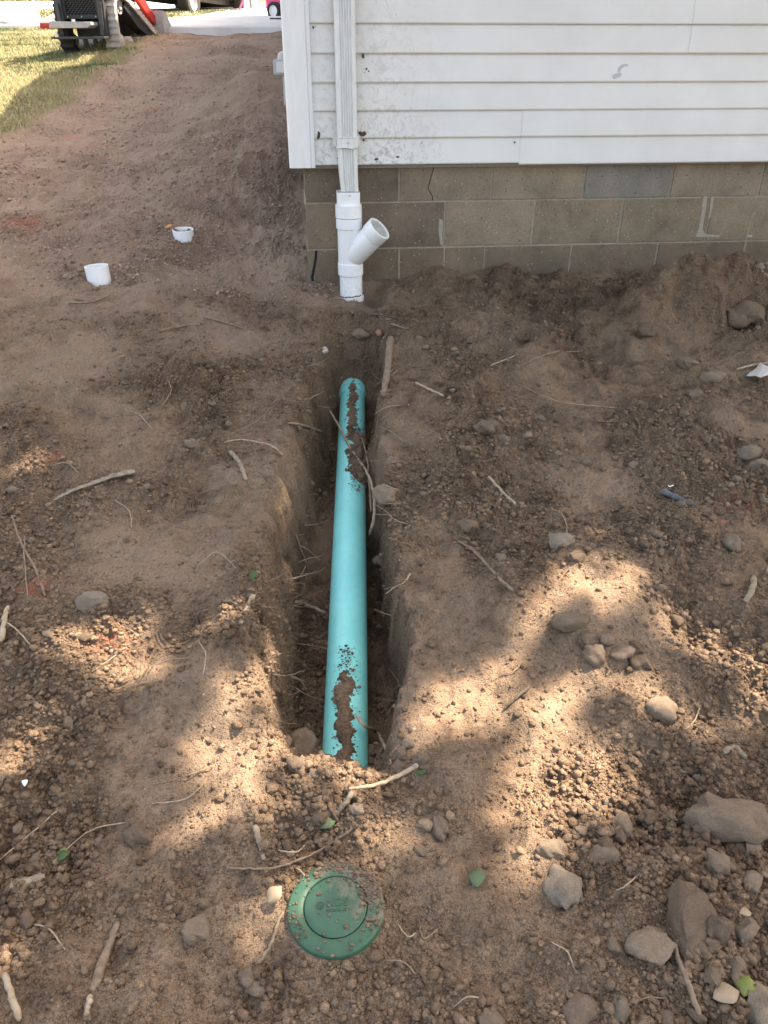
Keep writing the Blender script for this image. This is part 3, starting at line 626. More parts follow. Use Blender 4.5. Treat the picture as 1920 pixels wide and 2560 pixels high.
sheet('road', np.linspace(-60, 40, 60), np.linspace(23.2, 30, 10), lambda a, b: smo(a, b) + .05, M_CONC, 'sun bleached street beyond the lawn', 'road')

# ------------------------------------------------------------ green drain pipe
def green_mat():
    m = mat('green_sewer_pipe', (.05,.42,.40), .30, .5); t = NT(m); c = t.coord('Object')
    n = t.noise(c, 9, 4, .6); d = t.noise(c, 40, 6, .7); e = t.noise(c, 260, 3, .7)
    cl = t.ramp(n, [(.3, (.16,.60,.565)), (.7, (.20,.66,.615))])
    dm = t.ramp(d, [(.52, (0,0,0)), (.80, (1,1,1))]); cl = t.mix(t.math('MULTIPLY', dm, .30), cl, (.26,.24,.18))
    sp = t.ramp(e, [(.73, (0,0,0)), (.77, (1,1,1))]); cl = t.mix(t.math('MULTIPLY', sp, .75), cl, (.09,.065,.045))
    t.color(cl); t.rough(t.ramp(d, [(.3, (.34,.34,.34)), (.7, (.55,.55,.55))])); t.bump(d, .05, .001); return m
M_GREEN = green_mat()
y0, y1 = 1.02, 3.50
pd = Vector((PX(y1) - PX(y0), y1 - y0, PZ(y1) - PZ(y0))); PL = pd.length
MP = Matrix.Translation((PX(y0), y0, PZ(y0))) @ pd.to_track_quat('Z', 'Y').to_matrix().to_4x4()
gpipe = empty('drain_pipe', (PX(y0), y0, PZ(y0))); tag(gpipe, 'teal green plastic drain pipe lying in the open trench', 'pipe')
MI = Matrix.Translation(-Vector((PX(y0), y0, PZ(y0))))
yb = 3.02                                                  # the bell of the far length starts here
lb = (yb - y0) / (y1 - y0) * PL
MB().lathe([(.050, 0), (PR, 0), (PR, lb + .15), (.050, lb + .15)], 64, MI @ MP, True).build('pipe_length', M_GREEN, gpipe, smooth=True)
MB().lathe([(PR + .0004, lb + .105), (PR + .003, lb + .11), (PR + .0052, lb + .13), (PR + .0052, lb + .20), (PR + .003, lb + .215), (PR, lb + .225), (PR, PL), (.05, PL), (.05, lb + .105)], 64, MI @ MP, True).build('pipe_bell', M_GREEN, gpipe, smooth=True)
# soil lying along the top of the pipe
def pipe_soil(ya, yb_, th0, th1, seed, thick, name, label):
    ys = np.arange(ya, yb_, .0035); ths = np.arange(R(th0) - .25, R(th1) + .25, .06)
    A, B = np.meshgrid(ths, ys); tm = (R(th0) + R(th1))/2; hw = (R(th1) - R(th0))/2
    wv = .25 * pn(B*14, B*0 + seed, seed) + .18 * pn(B*40, B*0 + seed, seed + 20) 
    e = 1 - ((A - tm - wv) / (hw * (1.05 + .6 * pn(B*18, B*0 + 3, seed + 3) + .3 * pn(B*55, B*0, seed + 4))))**2
    en = np.minimum(sst(ya, ya + .06, B), 1 - sst(yb_ - .05, yb_, B))
    t = thick * np.clip(e, -2, 1) * en + thick * .55 * fbm(A*.0535, B, 90, 3, seed + 9, .65) - thick * .12 - (1 - en) * thick * .5
    r = PR + np.clip(t, -.004, 1)
    # angle measured from straight up, positive to the right
    P = np.stack([PX(B) + r*np.sin(A), B, PZ(B) + r*np.cos(A)], -1)
    i = np.arange(A.size).reshape(A.shape); f = np.stack([i[:-1,:-1], i[:-1,1:], i[1:,1:], i[1:,:-1]], -1).reshape(-1, 4)
    keep = (t.ravel()[f] > -.002).any(1); f = f[keep]
    used, inv = np.unique(f, return_inverse=True)
    o = mesh_np(name, P.reshape(-1, 3)[used], inv.reshape(-1, 4), M_CLOD, attrs=dict(tint=np.full(len(used), .4)))
    return tag(o, label, 'soil', kind='stuff')
pipe_soil(2.66, 3.36, -16, 22, 3, .006, 'soil_streak', 'streak of crumbly soil on the far stretch of the green pipe')
pipe_soil(2.36, 2.74, -8, 100, 6, .022, 'soil_slump', 'slumped soil half covering the green pipe mid trench')
pipe_soil(1.16, 1.50, -24, 20, 8, .011, 'soil_ridge', 'ridge of soil on the near end of the green pipe')

# ------------------------------------------------------------ pop-up emitter lid
def lid_mat():
    m = mat('green_lid', (.03,.155,.085), .45, .4); t = NT(m); c = t.coord('Object'); n = t.noise(c, 14, 5, .65); d = t.noise(c, 38, 6, .75); g = t.noise(c, 300, 3, .7)
    cl = t.ramp(n, [(.3, (.022,.075,.044)), (.7, (.035,.105,.062))])
    sx = t.n('SeparateXYZ'); t.l(c, sx.inputs[0])
    # dust lies thicker towards the far and right-hand rim
    ed = t.math('ADD', t.math('MULTIPLY', sx.outputs[0], 3.2), t.math('MULTIPLY', sx.outputs[1], 4.2))
    dm = t.ramp(t.math('ADD', d, t.math('MULTIPLY', ed, .75)), [(.58, (0,0,0)), (.78, (1,1,1))])
    cl = t.mix(t.math('MULTIPLY', dm, .85), cl, (.20,.15,.11))
    sp = t.ramp(g, [(.68, (0,0,0)), (.73, (1,1,1))]); cl = t.mix(t.math('MULTIPLY', sp, .5), cl, (.26,.22,.17))
    t.color(cl); t.rough(t.math('ADD', t.math('MULTIPLY', d, .4), .28)); t.bump(d, .12, .0015); return m
M_LID = lid_mat()
lid = empty('pop_up_drain', LID, R(-3)); lid.rotation_euler = (R(3.5), R(-1), R(-3)); tag(lid, 'round green plastic pop-up drain lid set in the soil', 'drain lid')
LR = .0825
MB().lathe([(.0545, -.006), (.0545, .0030), (.0562, .0045), (.066, .0042), (.0775, .0030), (.0812, .0012), (LR, -.002), (LR, -.024), (.079, -.024), (.079, -.006)], 72, None, True).build('outer_ring', M_LID, lid, smooth=True, angle=50)
MB().lathe([(.0001, .0050), (.040, .0048), (.0515, .0042), (.0530, .0030), (.0532, -.010), (.0001, -.010)], 72).build('centre_plug', M_LID, lid, smooth=True, angle=50)
for i in range(40):
    a = R(40 + i * 2.5); MB().box((.0755*math.cos(a), .0755*math.sin(a), .0036), (.0075, .0011, .0012), Matrix.Rotation(a, 3, 'Z')).build('rim_rib', M_LID, lid)
def lettering(body, size, loc, parent):
    cu = bpy.data.curves.new('lettering', 'FONT'); cu.body = body; cu.size = size; cu.extrude = .0006; cu.align_x = 'CENTER'; cu.bevel_depth = .0001
    o = bpy.data.objects.new('lettering', cu); col.objects.link(o)
    dg = bpy.context.evaluated_depsgraph_get(); me = bpy.data.meshes.new_from_object(o.evaluated_get(dg)); bpy.data.objects.remove(o)
    me.materials.clear(); me.materials.append(M_LID); q = bpy.data.objects.new('lettering', me); col.objects.link(q); q.parent = parent; q.location = loc; q.rotation_euler = (0, 0, R(5)); return q
lettering('NDS', .020, (.002, .000, .0052), lid); lettering('MADE IN USA', .0062, (.004, -.009, .0052), lid)
lg = MB()
lg.lathe([(.0055, .0048), (.0062, .0058), (.0066, .0048)], 24, Matrix.Translation((-.027, -.001, 0)) @ Matrix.Rotation(R(0), 4, 'Z'))
for dx in (-.0028, 0, .0028): lg.box((-.027 + dx, -.001, .0053), (.0009, .010, .0010))
lg.box((-.027, -.001, .0053), (.012, .0009, .0010)); lg.build('logo', M_LID, lid)

# ------------------------------------------------------------ white riser stubs in the side yard
def stub(dx, dy, hgt, label, tilt):
    p = gp(dx, dy); e = empty('pipe_stub', (p.x, p.y, p.z)); e.rotation_euler = tilt
    MB().lathe([(.0495, -.10), (.0535, -.10), (.0535, hgt - .001), (.0525, hgt), (.0505, hgt), (.0495, hgt - .001)], 48, None, True).build('riser', M_PVC2, e, smooth=True)
    MB().lathe([(.0001, hgt * .35 - .002), (.049, hgt * .35 - .004), (.049, -.02), (.0001, -.02)], 32).build('soil_fill', M_CLOD, e, smooth=True)
    tag(e, label, 'pipe stub', 'white riser stubs in the side yard'); return e
stub(216, 612, .078, 'taller cut white plastic pipe stub standing in the soil', (R(-2), R(-3), 0))
stub(397, 510, .030, 'low white plastic pipe rim barely above the soil', (R(3), 0, 0))

# ------------------------------------------------------------ crumbs of soil: one uncountable mass
def ico(sub):
    import bmesh
    bm = bmesh.new(); bmesh.ops.create_icosphere(bm, subdivisions=sub, radius=1); bm.verts.ensure_lookup_table()
    v = np.array([q.co[:] for q in bm.verts]); f = np.array([[a.index for a in q.verts] for q in bm.faces]); bm.free(); return v, f
I1, IF1 = ico(1); I2, IF2 = ico(2)
def rocky(V, seed, amp, cuts=3):
    g = np.random.default_rng(seed); P = V.copy()
    a = 1 + amp * (pn(P[:,0]*1.3 + P[:,2]*.8 + seed*5.1, P[:,1]*1.3 - P[:,2]*.6, seed) + .5 * pn(P[:,0]*3.1 + P[:,2]*2, P[:,1]*3.1 + P[:,2], seed+3))
    P = P * a[:, None]
    for _ in range(cuts):                                  # facets
        d = g.normal(size=3); d /= np.linalg.norm(d); h = g.uniform(.52, .88); s = P @ d; P = P - np.outer(np.maximum(s - h, 0), d)
    return P
VAR1 = [rocky(I1, 900 + i, .55, 2) for i in range(14)]
O8 = np.array([(1,0,0),(-1,0,0),(0,1,0),(0,-1,0),(0,0,1),(0,0,-1)], float); OF8 = np.array([(0,2,4),(2,1,4),(1,3,4),(3,0,4),(2,0,5),(1,2,5),(3,1,5),(0,3,5)])
VAR0 = [O8 * (1 + np.random.default_rng(950 + i).uniform(-.3, .45, (6, 1))) + np.random.default_rng(970 + i).uniform(-.25, .25, (6, 3)) for i in range(16)]
def scatter(name, n, area, rmin, rmax, power, dens, m, label, seed, exclude=None, sink=.25, ypow=1.4, tint=None, tiny=False):
    VV, FF = (VAR0, OF8) if tiny else (VAR1, IF1)
    g = np.random.default_rng(seed); xs = []; k = 0; V = []; Fs = []; T = []
    x0, x1, ya, yb_ = area
    while len(xs) < n and k < 30:
        k += 1; q = n
        u = g.random(q); e = 1 - ypow
        y = (ya**e + u * (yb_**e - ya**e)) ** (1/e) if abs(e) > 1e-6 else ya * (yb_/ya)**u
        x = g.uniform(-1, 1, q) * (x1 - x0)/2 + (x0 + x1)/2
        ok = (np.abs(x) < .30 + .56*y) & (x > x0) & (x < x1)          # the wedge of ground around the trench and beyond
        ok &= g.random(q) < dens(x, y)
        uu, vv = to_uv(x, y); ok &= ~((uu > -.01) & (vv > .0))
        ok &= np.hypot(x - LID[0], y - LID[1]) > .088
        s = x - PX(y); ok &= ~((np.abs(s) < PR + .005) & (y > 1.2) & (y < 3.2))
        xs += list(zip(x[ok], y[ok]))
    xs = np.array(xs[:n]); N = len(xs)
    r = rmin * (1 - g.random(N) * (1 - (rmax/rmin)**(-power))) ** (-1/power)
    z = H(xs[:,0], xs[:,1])
    vi = g.integers(0, len(VV), N); rz = g.uniform(0, 6.28, N); c, s = np.cos(rz), np.sin(rz)
    sq = np.stack([g.uniform(.75, 1.35, N), g.uniform(.75, 1.2, N), g.uniform(.55, .95, N)], 1)
    base = np.stack(VV)[vi] * sq[:, None, :] * r[:, None, None]
    out = np.empty_like(base); out[..., 0] = base[..., 0]*c[:, None] - base[..., 1]*s[:, None] + xs[:, 0][:, None]
    out[..., 1] = base[..., 0]*s[:, None] + base[..., 1]*c[:, None] + xs[:, 1][:, None]
    out[..., 2] = base[..., 2] + (z + r * sq[:, 2] * (1 - 2*sink) * .8)[:, None]
    nv = len(VV[0]); f = (FF[None] + (np.arange(N) * nv)[:, None, None]).reshape(-1, 3)
    tt = np.repeat(g.random(N) if tint is None else tint(g, N), nv)
    o = mesh_np(name, out.reshape(-1, 3), f, m, attrs=dict(tint=tt), smooth=True)
    return tag(o, label, 'soil', kind='stuff')
dn = lambda x, y: np.clip(.04 + 1.15 * loose_f(x, y)**2.0, 0, 1)
scatter('soil_grains', 75000, (-1.6, 1.9, .42, 4.0), .0014, .0045, 2.0, lambda x, y: np.clip(.16 + .95 * loose_f(x, y), 0, 1), M_CLOD, 'fine grains of brown soil all round the trench', 10, ypow=1.7, tiny=True, sink=.2)
scatter('soil_crumbs', 26000, (-1.6, 1.9, .42, 4.0), .0032, .009, 2.4, dn, M_CLOD, 'loose crumbs of brown soil around the trench', 11, ypow=1.7)
scatter('soil_clods', 5200, (-1.7, 2.0, .45, 4.0), .006, .0135, 2.6, dn, M_CLOD, 'small clods and pebbles strewn over the bare soil', 12, sink=.3, ypow=1.5)
scatter('side_yard_clods', 11000, (-4.2, -.1, 3.6, 11.4), .004, .014, 2.4, lambda x, y: np.clip(.12 + loose_f(x, y) + .4*gau(x, y, -.9, 5.2, .5, 1.2), 0, 1) * (x > -2.8), M_CLOD2, 'crumbly soil lumps in the yard beside the house', 13, sink=.35, ypow=1.2)
# crumbs fallen on the lid and the pipe
def crumbs_on(name, pts, rmin, rmax, label, seed, bright=.5):
    g = np.random.default_rng(seed); pts = np.array(pts); N = len(pts); r = rmin * (1 - g.random(N) * (1 - (rmax/rmin)**(-2.0))) ** (-.5)
    base = np.stack(VAR1)[g.integers(0, len(VAR1), N)] * r[:, None, None] * np.array([1.1, .9, .7]); out = base + pts[:, None, :] + np.array([0, 0, 1]) * (r * .4)[:, None, None]
    f = (IF1[None] + (np.arange(N) * len(I1))[:, None, None]).reshape(-1, 3)
    return tag(mesh_np(name, out.reshape(-1, 3), f, M_CLOD, attrs=dict(tint=np.repeat(g.random(N) * (1 - bright) + bright, len(I1)))), label, 'soil', kind='stuff')
g = np.random.default_rng(5); pts = []
ML = Matrix.LocRotScale(Vector(LID), lid.rotation_euler, None)
while len(pts) < 620:
    a, r = g.uniform(0, 6.283), LR * math.sqrt(g.random()); x, y = r*math.cos(a), r*math.sin(a)
    wgt = .035 + .9 * math.exp(-((a - .55)/.55)**2) * (r > .045) + .75 * math.exp(-((a - 1.6)/.7)**2) * (r > .060) + .5 * math.exp(-((a - 3.6)/.35)**2) * (r > .062) + .3 * math.exp(-((a - 5.9)/.35)**2) * (r > .055)
    if g.random() < wgt: pts.append(ML @ Vector((x, y, .0042)))
crumbs_on('lid_crumbs', pts, .0011, .0055, 'soil crumbs scattered on the green lid', 6, .25)
pts = []
while len(pts) < 1500:
    y = g.choice([g.uniform(1.17, 1.56), g.uniform(2.3, 2.78), g.uniform(2.66, 3.36)])
    a = R(g.normal(0 if y > 2.78 or y < 1.6 else 26, 13 if y > 1.5 or y < 1.44 else 15)); r = PR + .001 + (.006 if g.random() < .5 else 0)
    pts.append((PX(y) + r*math.sin(a), y, PZ(y) + r*math.cos(a)))
crumbs_on('pipe_crumbs', pts, .0011, .0055, 'soil crumbs sticking along the top of the green pipe', 8, .15)

# ------------------------------------------------------------ the tree whose crown shades the yard
M_BARK = grained('tree_bark', (.07,.055,.042), (.15,.12,.095), 14, .95, .8, .02, stretch=(3, 3, .5))
def leaf_mat(name, a, b):
    m = grained(name, a, b, 1.7, .55, 0); t = NT(m); tr = t.n('BsdfTranslucent'); tr.inputs[0].default_value = (a[0]*1.5, a[1]*1.6, a[2], 1)
    mx = t.n('MixShader'); mx.inputs[0].default_value = .22; t.l(t.b.outputs[0], mx.inputs[1]); t.l(tr.outputs[0], mx.inputs[2]); t.l(mx.outputs[0], t.t.nodes['Material Output'].inputs[0]); return m
M_LEAF = leaf_mat('tree_leaf', (.035,.075,.020), (.065,.120,.032))
# sunlit openings between the boughs, given by where their light lands
GAPS = [(165,1385,80,42),(250,1372,45,30),(315,1432,85,42),(465,1362,38,22),(585,1475,45,95),(600,1400,45,45),(500,1540,60,60),(470,1610,80,40),(545,1640,65,70),(560,1720,60,55),(640,1655,70,45),(700,1705,70,35),
        (45,1580,40,45),(1005,1515,100,55),(1060,1450,45,40),(940,1560,60,40),(1185,1550,55,30),(1260,1620,90,60),(1200,1690,120,60),(1160,1790,75,55),(1340,1640,50,50),(1330,1710,60,35),
        (1225,1310,85,42),(1310,1265,70,28),(1140,1365,30,25),(1420,1350,60,30),(1530,1390,70,35),(1250,1475,60,25),(1390,1490,40,30),(1470,1540,80,35),(1640,1480,35,45),(1160,1880,30,20),
        (850,1800,55,35),(785,1650,28,40),(640,1010,22,28),(690,1095,25,15),(50,1000,45,18),(45,1085,32,12),(665,1905,38,34),(590,1955,22,22),(1290,1135,45,14),(1085,930,30,12),(1640,2190,25,20),(390,1780,25,15),(15,2020,12,40),
        (1250,1640,120,70),(1155,1755,80,60),(1030,1515,105,50),(1250,1310,100,45),(550,1560,80,130),(590,1690,110,65),(230,1392,125,45),(315,1430,95,45),(1640,1470,45,55),(60,1570,60,55),(650,1890,45,40)]
def gp0(dx, dy):                                          # the same spot on the mean ground level, trench and lumps ignored
    d = ray(dx*K, dy*K); z = .05
    for _ in range(25): t = (z - HC)/d.z; z = float(base_h(d.x*t, d.y*t)) + .025
    return Vector((d.x*t, d.y*t, z))
gaps = []
for dx, dy, rx, ry in GAPS:
    c_, a_, b_ = gp0(dx, dy), gp0(dx + rx, dy), gp0(dx, dy - ry)
    s0 = Vector((c_.x - SUN.x/SUN.z*c_.z, c_.y - SUN.y/SUN.z*c_.z)); gaps.append((s0.x, s0.y, max(abs(a_.x - c_.x), .03), max(abs(b_.y - c_.y), .03)))
gaps = np.array(gaps)
def in_gap(x, y, m=.036):
    q = ((x[:, None] - gaps[:, 0])/(gaps[:, 2] + m))**2 + ((y[:, None] - gaps[:, 1])/(gaps[:, 3] + m))**2
    return (q < 1).any(1)
def leaves(P, size, g):
    N = len(P); n = g.normal(size=(N, 3)); n[:, 2] = np.abs(n[:, 2]) + .6; n /= np.linalg.norm(n, axis=1)[:, None]
    a = np.cross(n, g.normal(size=(N, 3))); a /= np.linalg.norm(a, axis=1)[:, None]; b = np.cross(n, a); s = size * g.uniform(.7, 1.2, N)[:, None]
    v = np.stack([P - a*s*.5, P + b*s*.36 - n*s*.10 - a*s*.06, P + a*s*.55, P - b*s*.36 - n*s*.10 - a*s*.06], 1).reshape(-1, 3)
    i = np.arange(N)*4; f = np.concatenate([np.stack([i, i+1, i+2], 1), np.stack([i, i+2, i+3], 1)])
    return v, f
def tree(base, top, crown_pts, limb_to, label, r0=.22, m=M_LEAF, size=.15, seed=1):
    t = empty('shade_tree', base); tag(t, label, 'tree'); g = np.random.default_rng(seed); b = Vector(base)
    v, f = leaves(np.array(crown_pts), size, g); v = v - np.array(base)
    cr = mesh_np('crown', v, f, m, t, smooth=False); cr['kind'] = 'stuff'
    tk = MB(); tl = Vector(top) - b; pts = [tl * q + Vector((.06*math.sin(q*5), .06*math.cos(q*4), 0)) for q in np.linspace(0, 1, 9)]; pts[0].z -= .3
    tk.tube(pts, list(np.linspace(r0*1.25, r0*.45, 9)), 14); tr = tk.build('trunk', M_BARK, t, smooth=True)
    made = 0
    for q in limb_to:
        e = Vector(q) - b; s = tl * g.uniform(.45, .95); mid = (s + e)/2 + Vector((0, 0, .35)); lm = MB()
        pp = [s*(1-a)**2 + mid*2*a*(1-a) + e*a*a for a in np.linspace(0, 1, 8)]
        W = np.array([tuple((s*(1-a)**2 + mid*2*a*(1-a) + e*a*a) + b) for a in np.linspace(0, 1, 60)])
        if made >= 24 or in_gap(W[:, 0] - SUN.x/SUN.z*W[:, 2], W[:, 1] - SUN.y/SUN.z*W[:, 2], .03).any(): continue    # boughs leave the crown's openings free
        made += 1; lm.tube(pp, list(np.linspace(r0*.26, .010, 8)), 8); lm.build('limb', M_BARK, t, smooth=True)
    return t
g = np.random.default_rng(21); N = 100000
px_, py_ = g.uniform(-3.4, 3.4, N), g.uniform(-2.2, 2.95, N)
core = (px_ > -2.1) & (px_ < 2.3) & (py_ > -.9)
keep = (~in_gap(px_, py_) | (g.random(N) < .012)) & (core | (g.random(N) < .10))
zc = g.uniform(5.0, 8.3, N) + .5 * pn(px_*1.2, py_*1.2, 400)
P = np.stack([px_ + SUN.x/SUN.z*zc, py_ + SUN.y/SUN.z*zc, zc], 1)[keep][:44000]
tb = (3.9, .6); lim = [P[i] for i in g.integers(0, len(P), 400)]
tree((tb[0], tb[1], float(H(*tb))), (3.6, 2.2, 6.2), P, lim, 'broad leafy tree beside the yard shading the trench', seed=3)
# street tree whose crown shades the far verge
N = 9000; d = g.normal(size=(N, 3)); d /= np.linalg.norm(d, axis=1)[:, None]; rr = g.uniform(.55, 1, N)**.5
cc = np.array([-13.5, 39, float(base_h(-13.5, 39)) + 7.5]); P2 = cc + d*rr[:, None]*np.array([7, 6, 4.2]) * (1 + .25*pn(d[:,0]*3, d[:,1]*3 + d[:,2]*2, 5))[:, None]
tree((-13.5, 39, float(base_h(-13.5, 39))), (-13.4, 39, cc[2] + 1), P2, [P2[i] for i in range(14)], 'spreading street tree across the road', .3, size=.55, seed=4)

# ------------------------------------------------------------ lawn
def lawn(name, n, area, hgt, wid, cond, m, label, seed, ypow=1.0):
    g = np.random.default_rng(seed); x = g.uniform(area[0], area[1], n*2); y = area[2] + (area[3] - area[2]) * g.random(n*2)**ypow
    k = cond(x, y, g); x, y = x[k][:n], y[k][:n]; N = len(x); z = H(x, y) - .004
    a = g.uniform(0, 6.283, N); h = hgt * g.uniform(.5, 1.25, N); w_ = wid * g.uniform(.6, 1.2, N); ln = h * g.uniform(.2, 1.3, N); b = g.uniform(0, 6.283, N)
    B = np.stack([x, y, z], 1); wv = np.stack([np.cos(a)*w_, np.sin(a)*w_, 0*a], 1); lv = np.stack([np.cos(b)*ln, np.sin(b)*ln, 0*b], 1); up = np.stack([0*h, 0*h, h], 1)
    v = np.stack([B - wv, B + wv, B + wv*.7 + lv*.35 + up*.62, B - wv*.7 + lv*.35 + up*.62, B + lv + up*.95], 1).reshape(-1, 3); i = np.arange(N)*5
    f = np.concatenate([np.stack([i, i+1, i+2], 1), np.stack([i, i+2, i+3], 1), np.stack([i+3, i+2, i+4], 1)])
    t_ = np.repeat(np.clip(.5 + .55*fbm(x, y, .9, 3, 77) + g.normal(0, .16, N), 0, 1), 5)
    return tag(mesh_np(name, v, f, m, attrs=dict(tint=t_), smooth=False), label, 'grass', kind='stuff')
def grass_mat(name, a, b, c):
    m = mat(name, a, .7, .2); t = NT(m); t.color(t.ramp(t.attr('tint'), [(.30, a), (.52, b), (.75, c)])); return m
M_GRASS = grass_mat('lawn_grass', (.085,.120,.055), (.23,.215,.11), (.42,.36,.225))
te = lambda x, y: -2.86 + .14*fbm(x, y, 1.3, 3, 200) - .35*sst(6.5, 5.0, y) - .05*sst(9, 11, y)
lawn('lawn', 85000, (-9, -2.4, 5.0, 15.6), .042, .0028, lambda x, y, g: (x - te(x, y) < .10*g.normal(size=len(x))) & (np.abs(x) < .62*y + .4), M_GRASS, 'patchy sun dried lawn left of the bare soil', 31)
lawn('verge_grass', 45000, (-22, -3.7, 17.7, 23.1), .07, .010, lambda x, y, g: np.abs(x) < .62*y, M_GRASS, 'bright green grass strip along the street', 32)
lawn('far_grass', 25000, (-32, 0, 30.2, 46), .12, .02, lambda x, y, g: np.abs(x) < .62*y, M_GRASS, 'dark grass beyond the street', 33)

# ------------------------------------------------------------ mini track loader
M_BLACK = grained('black_steel', (.018,.018,.019), (.035,.034,.034), 30, .5, .15, .001)
M_GRPH = grained('graphite_paint', (.045,.045,.048), (.075,.073,.075), 12, .5, .1, .001)
M_RUB = grained('track_rubber', (.022,.021,.020), (.045,.04,.036), 40, .85, .3, .003)
M_RED = grained('red_paint', (.42,.03,.025), (.50,.045,.03), 8, .35, .05, .001)
M_STEEL = grained('worn_steel', (.30,.29,.29), (.46,.44,.43), 18, .45, .2, .002)
M_SUNLIT_DUST = grained('sunlit_dusty_steel', (.36,.31,.28), (.58,.52,.49), 14, .75, .3, .003)  # pale dust with sunlight painted in, for the loader's sunny side
M_WHITE = grained('white_paint', (.72,.73,.74), (.80,.80,.80), 6, .35, 0)
p = gp(196, 116); SC = p.y / 12.5 * 1.04
ld = empty('track_loader', p, R(-12)); ld.scale = (SC,)*3
tag(ld, 'red and black stand-on mini track loader parked on the lawn', 'loader')
def trackloop(x):
    pr = [(.02, .06), (.10, .0), (1.12, .0), (1.22, .05), (1.25, .14), (1.18, .22), (.42, .62), (.30, .66), (.14, .66), (.04, .60), (.0, .50)]
    inn = [(.06, .10), (.13, .045), (1.10, .045), (1.17, .08), (1.19, .14), (1.14, .185), (.40, .575), (.29, .61), (.16, .61), (.08, .57), (.05, .48)]
    mb = MB(); n = len(pr); vs = []
    for xx in (x - .10, x + .10): vs += [(xx, a, b) for a, b in pr] + [(xx, a, b) for a, b in inn]
    fs = []
    for i in range(n):
        j = (i+1) % n; fs += [(i, j, j+2*n, i+2*n), (n+i, i+3*n, j+3*n, n+j), (i, n+i, n+j, j), (2*n+i, 2*n+j, 3*n+j, 3*n+i)]
    mb.add(vs, fs); tr = mb.build('track', M_RUB if x < 0 else M_SUNLIT_DUST, ld)  # right track carries the painted sunlit tone, left one plain rubber
    lg = MB(); P = [Vector((0, a, b)) for a, b in pr]; per = [(P[i], P[(i+1) % n]) for i in range(n)]
    step = .075; acc = 0
    for a, b in per:
        L = (b - a).length; d = (b - a)/L; nn = Vector((0, d.z, -d.y)); s = step - acc
        while s < L:
            q = a + d*s + nn*.010; ang = math.atan2(d.z, d.y); lg.box((x, q.y, q.z), (.20, .036, .022), Matrix.Rotation(ang, 3, 'X')); s += step
        acc = (acc + L) % step
    lg.build('tread_lugs', M_RUB if x < 0 else M_SUNLIT_DUST, tr)  # lugs match: sunlight painted into the right-hand ones
    for yy, zz, r in ((.16, .13, .085), (.42, .12, .07), (.68, .12, .07), (.92, .12, .07), (1.09, .13, .08), (.24, .52, .085)):
        MB().lathe([(.0001, -.06), (r*.4, -.06), (r*.5, -.045), (r, -.045), (r, .045), (r*.5, .045), (r*.4, .06), (.0001, .06)], 18, Matrix.Translation((x, yy, zz)) @ Matrix.Rotation(R(90), 4, 'Y')).build('roller', M_SUNLIT_DUST, tr, smooth=True)
    fr = MB().add([(x + s*.075, a, b) for s in (-1, 1) for a, b in ((.30, .52), (.36, .57), (1.12, .20), (1.10, .13), (.62, .30))], [(0,1,2,3,4), (9,8,7,6,5), (0,5,6,1), (1,6,7,2), (2,7,8,3), (3,8,9,4), (4,9,5,0)]); fr.build('track_frame', M_BLACK, tr)
trackloop(-.33); trackloop(.345)
MB().box((0, .55, .36), (.36, 1.0, .36)).build('chassis', M_BLACK, ld, bevel=.01)
for s in (-1, 1):
    MB().prism([(s*.33, .16), (s*.25, .16), (s*.25, .45), (s*.27, 1.10), (s*.33, 1.12), (s*.345, .55)], 1, -.10, -.02).build('rear_upright', M_GRPH, ld, bevel=.006)
    MB().prism([(-.02, .66), (.55, .66), (.72, .90), (.60, 1.15), (-.02, 1.15)], 0, s*.392, s*.366).build('side_panel', M_SUNLIT_DUST if s > 0 else M_GRPH, ld, bevel=.004)  # right panel painted as sunlit, left one in its own graphite
    MB().prism([(.10, .98), (.55, .82), (1.10, .44), (1.30, .34), (1.36, .42), (.62, .97), (.10, 1.12)], 0, s*.36, s*.30).build('loader_arm', M_RED, ld, bevel=.006)
    MB().box((s*.295, -.115, .37), (.055, .035, .36), Matrix.Rotation(R(s*3), 3, 'Y')).build('rear_guard', M_GRPH, ld, bevel=.006)
gf = MB(); gf.box((0, -.055, .40), (.50, .03, .05)); gf.box((0, -.055, 1.08), (.50, .03, .04)); gf.box((-.235, -.055, .74), (.04, .03, .66)); gf.box((.235, -.055, .74), (.04, .03, .66)); gro = gf.build('grille_frame', M_BLACK, ld, bevel=.003)
MB().box((0, -.028, .74), (.44, .01, .64)).build('grille_back', mat('grille_dark', (.006,.006,.006), .9), gro)
gm = MB(); hx = .026                                        # honeycomb of the rear grille
for r_ in range(28):
    for c_ in range(9):
        cx_, cz_ = -.205 + c_*.051 + (r_ % 2)*.0255, .435 + r_*.0225
        if abs(cx_) > .212: continue
        for k in range(3):
            a = R(90 + k*60); gm.box((cx_ + .0125*math.cos(a), -.05, cz_ + .0125*math.sin(a)), (.0165, .006, .0065), Matrix.Rotation(-(a + R(90)), 3, 'Y'))
gm.build('grille_mesh', M_GRPH, gro)
for x in (-.2, 0, .2): MB().lathe([(.0001, .006), (.008, .005), (.010, 0)], 10, Matrix.Translation((x, -.072, .40)) @ Matrix.Rotation(R(90), 4, 'X')).build('bolt', M_STEEL, gro)
MB().prism([(-.36, .27), (.18, .27), (.24, .30), (.24, .335), (-.30, .345), (-.34, .335)], 1, -.30, -.11).build('standing_platform', M_STEEL, ld, bevel=.004)
MB().box((-.02, -.15, .165), (.76, .16, .028)).build('lower_bar', M_GRPH, ld, bevel=.004)
MB().box((-.31, -.235, .20), (.035, .008, .055)).build('reflector', M_WHITE, ld)
MB().prism([(.02, .62), (.78, .60), (.82, .86), (.50, 1.12), (.02, 1.16)], 0, -.29, .29).build('hood', M_RED, ld, bevel=.02)
